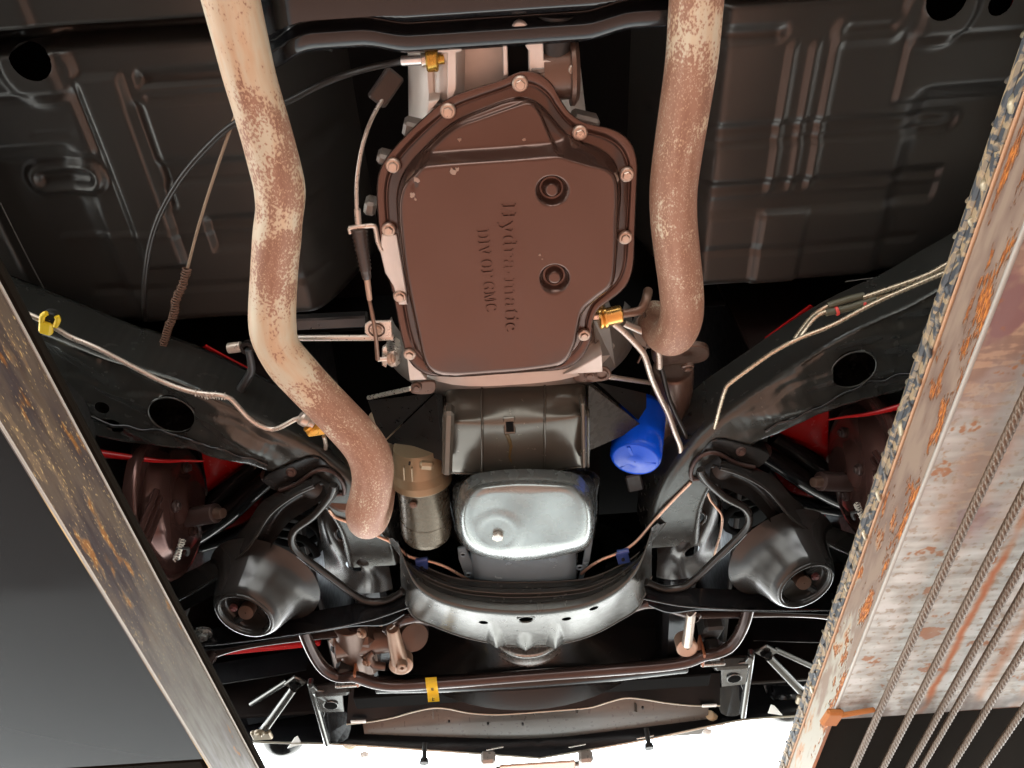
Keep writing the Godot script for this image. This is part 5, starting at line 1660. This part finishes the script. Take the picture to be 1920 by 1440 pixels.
	var spring := pts([[351, 503, 1.085], [342, 535, 1.085], [330, 562, 1.085], [326, 590, 1.085], [315, 615, 1.085], [308, 640, 1.085], [301, 668, 1.085]])
	put(wound(spring, 0.0062, 0.0016, 0.0052), "cable_spring", M.boot, pc)
	put(rod(P(303, 664, 1.085), P(299, 690, 1.09), 0.0085), "spring_seat", M.black, pc)
	# left brake line
	var bl := put(tube_mesh(pts([[0, 560, 0.985], [40, 583, 0.985], [90, 606, 0.985], [128, 630, 0.985], [180, 652, 0.985], [250, 688, 0.985], [310, 718, 0.985], [365, 736, 0.985], [420, 742, 0.985], [440, 755, 0.985], [462, 780, 0.985], [485, 797, 0.985], [510, 805, 0.985], [530, 799, 0.985], [552, 787, 0.985], [568, 783, 0.985]]), 0.0042, -1.0, 12), "brake_line", M.tubing, car, "pale steel brake line with a yellow clip")
	put(wound(pts([[366, 736, 0.985], [385, 741, 0.985], [405, 741, 0.985], [424, 744, 0.985]]), 0.0058, 0.0013, 0.0046), "line_spring", M.tubing, bl)
	var clip := put(join([bar(P(74, 610, 0.98), P(99, 617, 0.98), 0.024, 0.012), tube_mesh(pts([[78, 604, 0.978], [80, 592, 0.978], [88, 587, 0.978]]), 0.004, -1.0, 8), tube_mesh(pts([[103, 612, 0.978], [109, 600, 0.978], [106, 593, 0.978]]), 0.004, -1.0, 8)]), "line_clip", M.yellow, bl, "bright yellow plastic line clip")
	put(lathe(P(95, 598, 0.982), Vector3.DOWN, crease([[0.001, 0.004], [0.011, 0.003], [0.012, 0.0], [0.012, -0.01]]), 20), "clip_plug", M.rubber, clip)
	put(lathe(P(566, 783, 0.985), P(590, 797, 0.985) - P(566, 783, 0.985), crease([[0.001, -0.004], [0.010, -0.004], [0.0125, 0.0], [0.0125, 0.010], [0.009, 0.014], [0.009, 0.022]]), 16), "line_nut", M.tubing, bl)
	put(join([block(P(594, 804, 0.988), Vector3(0.034, 0.02, 0.018), Basis(Vector3.UP, -0.12), 0.003), lathe(P(578, 797, 0.985), P(590, 806, 0.985) - P(578, 797, 0.985), crease([[0.001, 0.0], [0.0115, 0.0], [0.0115, 0.004], [0.009, 0.005], [0.0115, 0.006], [0.0115, 0.010], [0.001, 0.012]]), 16)]), "brass_union", M.yellow_brass, bl, "orange yellow brass union of the brake line")
	put(tube_mesh(pts([[607, 818, 0.99], [611, 835, 1.0], [606, 862, 1.02]]), 0.0035, -1.0, 10), "branch_line", M.tubing, bl)
	# copper line along the crossmember with two blue clips
	var cu := put(tube_mesh(pts([[617, 955, 0.985], [628, 970, 0.985], [655, 980, 0.985], [712, 1007, 0.985], [738, 1019, 0.985], [755, 1034, 0.985], [768, 1044, 0.985], [790, 1049, 0.983], [815, 1055, 0.982], [840, 1065, 0.982], [862, 1078, 0.985], [880, 1088, 1.0]]), 0.0030, -1.0, 10), "copper_line", M.copper, car, "copper brake line on the crossmember, at the starter side")
	var cu2 := put(tube_mesh(pts([[1090, 1076, 1.0], [1108, 1061, 0.985], [1130, 1048, 0.982], [1152, 1040, 0.982], [1178, 1027, 0.983], [1198, 1010, 0.985], [1225, 978, 0.985], [1262, 938, 0.985], [1296, 904, 0.983]]), 0.0030, -1.0, 10), "copper_line", M.copper, car, "copper brake line on the crossmember, at the oil filter side")
	for q in [[791, 1062, cu, 0.12], [1168, 1046, cu2, -0.2]]:
		var cl := put(block(P(q[0], q[1], 0.978), Vector3(0.024, 0.003, 0.034), Basis(Vector3.UP, q[3]), 0.001), "blue_clip", M.clip, q[2], "translucent blue line clip")
		bolt(P(q[0], q[1] + 2, 0.976), Vector3.DOWN, 0.0035, M.ink, cl, "clip_screw", false)
		put(rod(P(q[0] - 11, q[1] - 10, 0.978), P(q[0] + 11, q[1] - 14, 0.978), 0.0052), "clip_loop", M.clip, cl)
	put(tube_mesh(pts([[1325, 918, 1.0], [1332, 938, 1.0], [1350, 960, 0.995], [1354, 972, 0.99], [1351, 1000, 0.99], [1342, 1030, 0.99], [1337, 1052, 1.0]]), 0.0024, -1.0, 8), "hose_line", M.copper, cu2)
	put(tube_mesh(pts([[1313, 765, 1.06], [1299, 780, 1.06], [1298, 815, 1.06], [1299, 858, 1.05]]), 0.0024, -1.0, 8), "vent_line", M.tubing, cu2)
	# fuel lines on the right
	var f1 := put(tube_mesh(pts([[1840, 478, 0.985], [1778, 508, 0.985], [1720, 533, 0.985], [1640, 568, 0.985], [1560, 610, 0.985], [1500, 634, 0.985], [1450, 660, 0.985], [1400, 695, 0.985], [1368, 719, 0.985], [1360, 730, 0.985], [1352, 755, 0.987], [1343, 790, 0.99], [1336, 818, 1.0]]), 0.0036, -1.0, 10), "fuel_line", M.fuel, car, "long bent steel fuel line beside the frame rail")
	var f2 := put(tube_mesh(pts([[1850, 458, 1.0], [1785, 490, 1.0], [1740, 515, 1.0], [1680, 537, 1.0], [1618, 558, 1.0]]), 0.0040, -1.0, 10), "fuel_line", M.fuel, car, "short steel fuel line with rubber sleeves and red clamps")
	put(tube_mesh(pts([[1845, 478, 1.0], [1790, 502, 1.0], [1740, 524, 1.0], [1690, 545, 1.0], [1640, 560, 1.0]]), 0.0034, -1.0, 10), "second_tube", M.fuel, f2)
	put(tube_mesh(pts([[1642, 560, 0.998], [1610, 571, 0.998], [1580, 580, 0.998], [1548, 586, 0.998]]), 0.0060, -1.0, 12), "rubber_sleeve", M.rubber_olive, f2)
	put(tube_mesh(pts([[1620, 554, 1.004], [1590, 561, 1.004], [1552, 573, 1.004]]), 0.0055, -1.0, 12), "rubber_sleeve", M.rubber_olive, f2)
	for q in [[1620, 570], [1569, 583]]:
		put(tube_mesh(pts([[q[0] - 3, q[1] + 1, 0.998], [q[0] + 3, q[1] - 1, 0.998]]), 0.0078, -1.0, 14, 0.0), "hose_clamp", M.tie, f2)
	put(tube_mesh(pts([[1552, 584, 0.998], [1535, 590, 0.998], [1520, 604, 1.0], [1495, 637, 1.01]]), 0.0036, -1.0, 10), "fuel_bend", M.fuel, f2)
	put(tube_mesh(pts([[1552, 574, 1.004], [1532, 585, 1.004], [1514, 602, 1.01], [1490, 634, 1.02]]), 0.0034, -1.0, 10), "fuel_bend", M.fuel, f2)
	# gearbox cooler lines
	var k1 := put(tube_mesh(pts([[1150, 606, 0.985], [1168, 621, 0.985], [1190, 643, 0.985], [1206, 662, 0.985], [1214, 684, 0.985], [1222, 710, 0.99], [1236, 742, 0.995], [1252, 775, 1.0], [1266, 812, 1.0], [1276, 838, 1.0], [1277, 862, 1.0], [1273, 895, 1.0], [1270, 922, 1.0]]), 0.0052, 0.0048, 12), "cooler_line", M.tubing, car, "steel cooler line from the brass fitting to the crossmember")
	put(tube_mesh(pts([[1170, 606, 1.01], [1200, 620, 1.01], [1219, 626, 1.005], [1230, 640, 1.0], [1236, 668, 1.0], [1236, 690, 1.0]]), 0.0056, -1.0, 12), "second_cooler_line", M.tubing, k1)
	put(tube_mesh(pts([[1240, 688, 1.01], [1252, 740, 1.01], [1266, 775, 1.01], [1284, 812, 1.01], [1291, 840, 1.02]]), 0.0044, -1.0, 10), "second_cooler_line", M.cable, k1)
	put(tube_mesh(pts([[1207, 584, 1.02], [1214, 612, 1.02], [1217, 640, 1.02], [1206, 660, 1.03], [1196, 680, 1.03]]), 0.0022, -1.0, 8), "vacuum_wire", M.iron, k1)
	var fit := put(lathe(P(1121, 597, 0.982), P(1168, 588, 0.985) - P(1121, 597, 0.982), crease([[0.001, 0.0], [0.015, 0.0], [0.0175, 0.002], [0.0175, 0.005], [0.0150, 0.007], [0.0178, 0.009], [0.0178, 0.0125], [0.0140, 0.0135], [0.0140, 0.035], [0.0125, 0.037], [0.001, 0.037]]), 28), "brass_fitting", M.brass, car, "shiny brass fitting on the gearbox's side")
	put(block(P(1116, 594, 0.975), Vector3(0.012, 0.006, 0.008), Basis(), 0.001), "fitting_tab", M.copper, fit)
	put(tube_mesh(pts([[1166, 588, 0.99], [1190, 585, 0.995], [1204, 578, 1.0], [1212, 560, 1.01], [1215, 545, 1.03]]), 0.0068, 0.0075, 12), "fitting_hose", M.rod_brown, fit)
	# gearbox crossmember above the frame's top edge
	var y := eye.y
	var rows := []
	for q in [[-0.05, 1.02], [-0.10, 0.955], [-0.17, 0.948], [-0.200, 0.946], [-0.205, 0.952], [-0.208, 0.972], [-0.215, 0.975], [-0.219, 0.955], [-0.223, 0.949], [-0.236, 0.952], [-0.241, 0.958], [-0.242, 0.972], [-0.240, 1.03]]:
		var row := PackedVector3Array()
		for k in 61:
			var x := lerpf(-0.30, 0.285, k / 60.0)
			var wav := 0.010 * stairs(0.10, 0.16, absf(x - 0.01)) * stairs(0.27, 0.22, absf(x))
			row.append(Vector3(x, y + q[1] + 0.07 * stairs(0.22, 0.30, absf(x)), q[0] + (wav - 0.004 if q[0] < -0.2 else 0.0) - 0.05 * stairs(0.20, 0.30, absf(x)) * 0.5))
		rows.append(row)
	var gx := put(lattice(rows), "gearbox_crossmember", M.gloss, car, "gloss black gearbox crossmember at the tail of the gearbox")
	plate("crossmember_tab", [[585, 76, 0.99], [610, 70, 0.975], [625, 78, 0.975], [622, 98, 0.98], [600, 92, 0.99]], 0.004, M.black, gx)
	put(lathe(P(975, 60, 0.957), Vector3(0, -1, 0.1), [[0.0001, 0.002], [0.009, 0.002], [0.0115, 0.0], [0.012, -0.02]], 24), "mount_stud", M.cast, gx)

# ------------------------------------------------------------------ the lift
func uv_plate(a: Vector3, along: Vector3, across: Vector3, thick: Vector3, nu := 40, nv := 8, wave := 0.0) -> ArrayMesh:
	# a sheet with texture along it and square edges
	var rows := []
	var uvs := []
	for j in nv + 1:
		var row := PackedVector3Array()
		var ur := []
		for i in nu + 1:
			var u := float(i) / nu
			var v := float(j) / nv
			row.append(a + along * u + across * v + thick.normalized() * wave * sin(u * 17.0 + v * 5.0) * sin(v * PI))
			ur.append(Vector2(u, v))
		rows.append(row)
		uvs.append(ur)
	var face := lattice(rows, false, uvs)
	var b := a + thick
	var t := PackedVector3Array()
	for q in [[a, along, thick], [a + across, along, thick], [a, across, thick], [a + along, across, thick], [b, along, across]]:
		t.append_array([q[0], q[0] + q[1], q[0] + q[2], q[0] + q[1], q[0] + q[1] + q[2], q[0] + q[2]])
	return join([face, flat_mesh_uv(t)])

func flat_mesh_uv(t: PackedVector3Array) -> ArrayMesh:
	var uv := PackedVector2Array()
	for p in t:
		uv.append(Vector2(fposmod(p.z * 0.5, 1.0) * 0.2 + 0.1, 0.5))
	return shape(t, PackedInt32Array(range(t.size())), uv)

func lift() -> void:
	var y := eye.y
	# right runway: tread plate deck, rusted channel side, scraped underside
	var r := thing("lift_runway", "rust and zinc lift runway with a tread plate edge, wire ropes under it", "lift runway", Vector3(0.5, y + 0.65, -0.5))
	var z0 := 0.95
	var z1 := -2.6
	var z_end := -1.275
	put(block(Vector3(0.80, y + 0.732, (z0 + z1) / 2), Vector3(0.62, 0.010, z0 - z1), Basis(), 0.003), "deck_plate", M.tread, r)
	put(uv_plate(Vector3(0.501, y + 0.720, 0.05), Vector3(0, 0, -1.75), Vector3(0, -0.065, 0), Vector3(0.006, 0, 0), 80, 8), "channel_side", M.web_right, r, "flaking rusty side of the runway's channel")
	put(block(Vector3(0.504, y + 0.687, 0.5), Vector3(0.006, 0.066, 0.89)), "channel_side", M.rust, r)
	put(block(Vector3(0.504, y + 0.687, -2.16), Vector3(0.006, 0.066, 0.9)), "channel_side", M.zinc, r)
	put(uv_plate(Vector3(0.502, y + 0.654, 0.05), Vector3(0, 0, z_end - 0.05), Vector3(0.50, 0, 0), Vector3(0, 0.006, 0), 60, 24, 0.0008), "underside_plate", M.under_right, r, "scraped zinc underside with rust stains")
	put(block(Vector3(0.752, y + 0.657, 0.5), Vector3(0.50, 0.006, 0.88)), "underside_plate", M.rust, r)
	put(tube_mesh(PackedVector3Array([Vector3(0.502, y + 0.655, 0.05), Vector3(0.502, y + 0.655, -1.25)]), 0.0028, -1.0, 8, 0.0), "bottom_ridge", M.ridge, r)
	put(tube_mesh(PackedVector3Array([Vector3(0.500, y + 0.719, 0.3), Vector3(0.500, y + 0.719, -1.9)]), 0.0028, -1.0, 8, 0.0), "deck_seam", M.rust_dull, r)
	put(block(Vector3(0.80, y + 0.69, z_end - 0.42), Vector3(0.58, 0.05, 0.80)), "end_beam", M.beam_dark, r)
	put(block(Vector3(1.0, y + 0.69, -0.8), Vector3(0.006, 0.066, 3.4)), "outer_side", M.beam_dark, r)
	# rusty stop welded at the end of the plate
	var st := P(1560, 1345, 0.648)
	put(join([block(st, Vector3(0.030, 0.012, 0.040), Basis(Vector3.UP, 0.15), 0.005), bar(st + Vector3(0.01, -0.004, 0.012), st + Vector3(0.065, -0.004, 0.024), 0.006, 0.008)]), "welded_stop", M.rust, r, "orange rusted stop welded to the plate's end")
	# folded tread plate edge with raised bars
	var lip := put(block(Vector3(0.497, y + 0.7305, (z0 + z1) / 2), Vector3(0.006, 0.024, z0 - z1), Basis(), 0.002), "tread_edge", M.tread, r, "worn tread plate edge with raised bars")
	var rng := RandomNumberGenerator.new()
	rng.seed = 4
	var bead := SphereMesh.new()
	bead.radius = 1.0
	bead.height = 2.0
	bead.radial_segments = 10
	bead.rings = 5
	var m_flat := moved(bead, Transform3D(Basis.from_scale(Vector3(0.0032, 0.0040, 0.0140)), Vector3.ZERO))
	for k in 86:
		var o := MeshInstance3D.new()
		o.name = numbered("tread_bar")
		o.mesh = m_flat
		o.material_override = M.tread_worn if rng.randf() < 0.25 else M.tread
		var tilt := (0.75 if k % 2 else -0.75) + rng.randf_range(-0.3, 0.3)
		hang(o, lip, Transform3D(Basis(Vector3.RIGHT, tilt).scaled_local(Vector3(1.0, rng.randf_range(0.8, 1.5), rng.randf_range(0.6, 1.1))), Vector3(0.4950, y + 0.7305 + (0.005 if k % 2 else -0.005) + rng.randf_range(-0.001, 0.001), -0.02 - 0.0205 * k)))
	# ropes
	var where := [
		[0.566, 0.632, 0.0052, "twisted steel wire rope closest to the tread plate edge"],
		[0.611, 0.630, 0.0050, "second twisted wire rope from the tread plate edge"],
		[0.655, 0.632, 0.0050, "third twisted wire rope from the tread plate edge"],
		[0.676, 0.626, 0.0046, "fourth wire rope from the tread plate edge, close beside the third"],
		[0.742, 0.630, 0.0050, "fifth wire rope, where the plate turns dark"],
		[0.792, 0.630, 0.0050, "outermost wire rope, farthest from the tread plate edge"]]
	var rope_shape := rope_mesh(Vector3(0, 0, 0.15), Vector3(0, -0.003, -1.85), 0.0072)
	for q in where:
		var rope := put(rope_shape, "wire_rope", M.rope)
		rope.transform = Transform3D(Basis(Vector3.BACK, q[0] * 40.0).scaled(Vector3(q[2] / 0.0072, q[2] / 0.0072, 1.0)), Vector3(q[0], y + q[1], 0))
		tag(rope, q[3], "wire rope", "wire ropes under the runway")
	# left runway: brown side rail and dark glossy underside
	var l := thing("lift_runway", "dark glossy lift runway with a brown stained side rail", "lift runway", Vector3(-0.53, y + 0.65, -0.5))
	put(block(Vector3(-0.83, y + 0.728, (z0 + z1) / 2), Vector3(0.62, 0.010, z0 - z1), Basis(), 0.003), "deck_plate", M.beam_dark, l)
	put(uv_plate(Vector3(-0.531, y + 0.722, 0.05), Vector3(0, 0, -1.75), Vector3(0, -0.096, 0), Vector3(-0.006, 0, 0), 80, 8), "side_rail", M.web_left, l, "brown side rail with orange rust blooms")
	put(block(Vector3(-0.534, y + 0.674, 0.5), Vector3(0.006, 0.096, 0.89)), "side_rail", M.rust, l)
	put(block(Vector3(-0.534, y + 0.674, -2.16), Vector3(0.006, 0.096, 0.9)), "side_rail", M.zinc, l)
	put(tube_mesh(PackedVector3Array([Vector3(-0.530, y + 0.723, 0.3), Vector3(-0.530, y + 0.723, -2.2)]), 0.0022, -1.0, 8, 0.0), "top_edge", M.ridge, l)
	put(tube_mesh(PackedVector3Array([Vector3(-0.533, y + 0.626, 0.3), Vector3(-0.533, y + 0.626, -2.2)]), 0.0018, -1.0, 8, 0.0), "bottom_edge", M.ridge, l)
	put(block(Vector3(-0.79, y + 0.634, -0.10), Vector3(0.506, 0.010, 2.24), Basis(), 0.002), "underside_plate", M.under_left, l, "dark glossy underside plate")
	put(block(Vector3(-0.80, y + 0.66, z_end - 0.36), Vector3(0.50, 0.05, 0.80)), "end_beam", M.beam_dark, l)
	put(block(Vector3(-1.05, y + 0.674, -0.8), Vector3(0.006, 0.096, 3.4)), "outer_side", M.beam_dark, l)

func rope_mesh(a: Vector3, b: Vector3, r: float) -> ArrayMesh:
	var t := (b - a).normalized()
	var x := t.cross(Vector3.UP).normalized()
	var up := x.cross(t)
	var n := 1300
	var sides := 30
	var rows := []
	for i in n + 1:
		var s := float(i) / n
		var c := a.lerp(b, s) + Vector3(0, -0.006 * sin(s * PI), 0)
		var turn := s * a.distance_to(b) / 0.062 * TAU
		var row := PackedVector3Array()
		for k in sides + 1:
			var g := TAU * k / sides
			# six round strands
			var lobe := absf(cos(3.0 * (g - turn)))
			row.append(c + (x * cos(g) + up * sin(g)) * r * (0.66 + 0.46 * sqrt(lobe)))
		rows.append(row)
	return lattice(rows)

func mid_row(a: PackedVector3Array, b: PackedVector3Array, t: float) -> PackedVector3Array:
	var o := PackedVector3Array()
	for i in a.size():
		o.append(a[i].lerp(b[i], t))
	return o
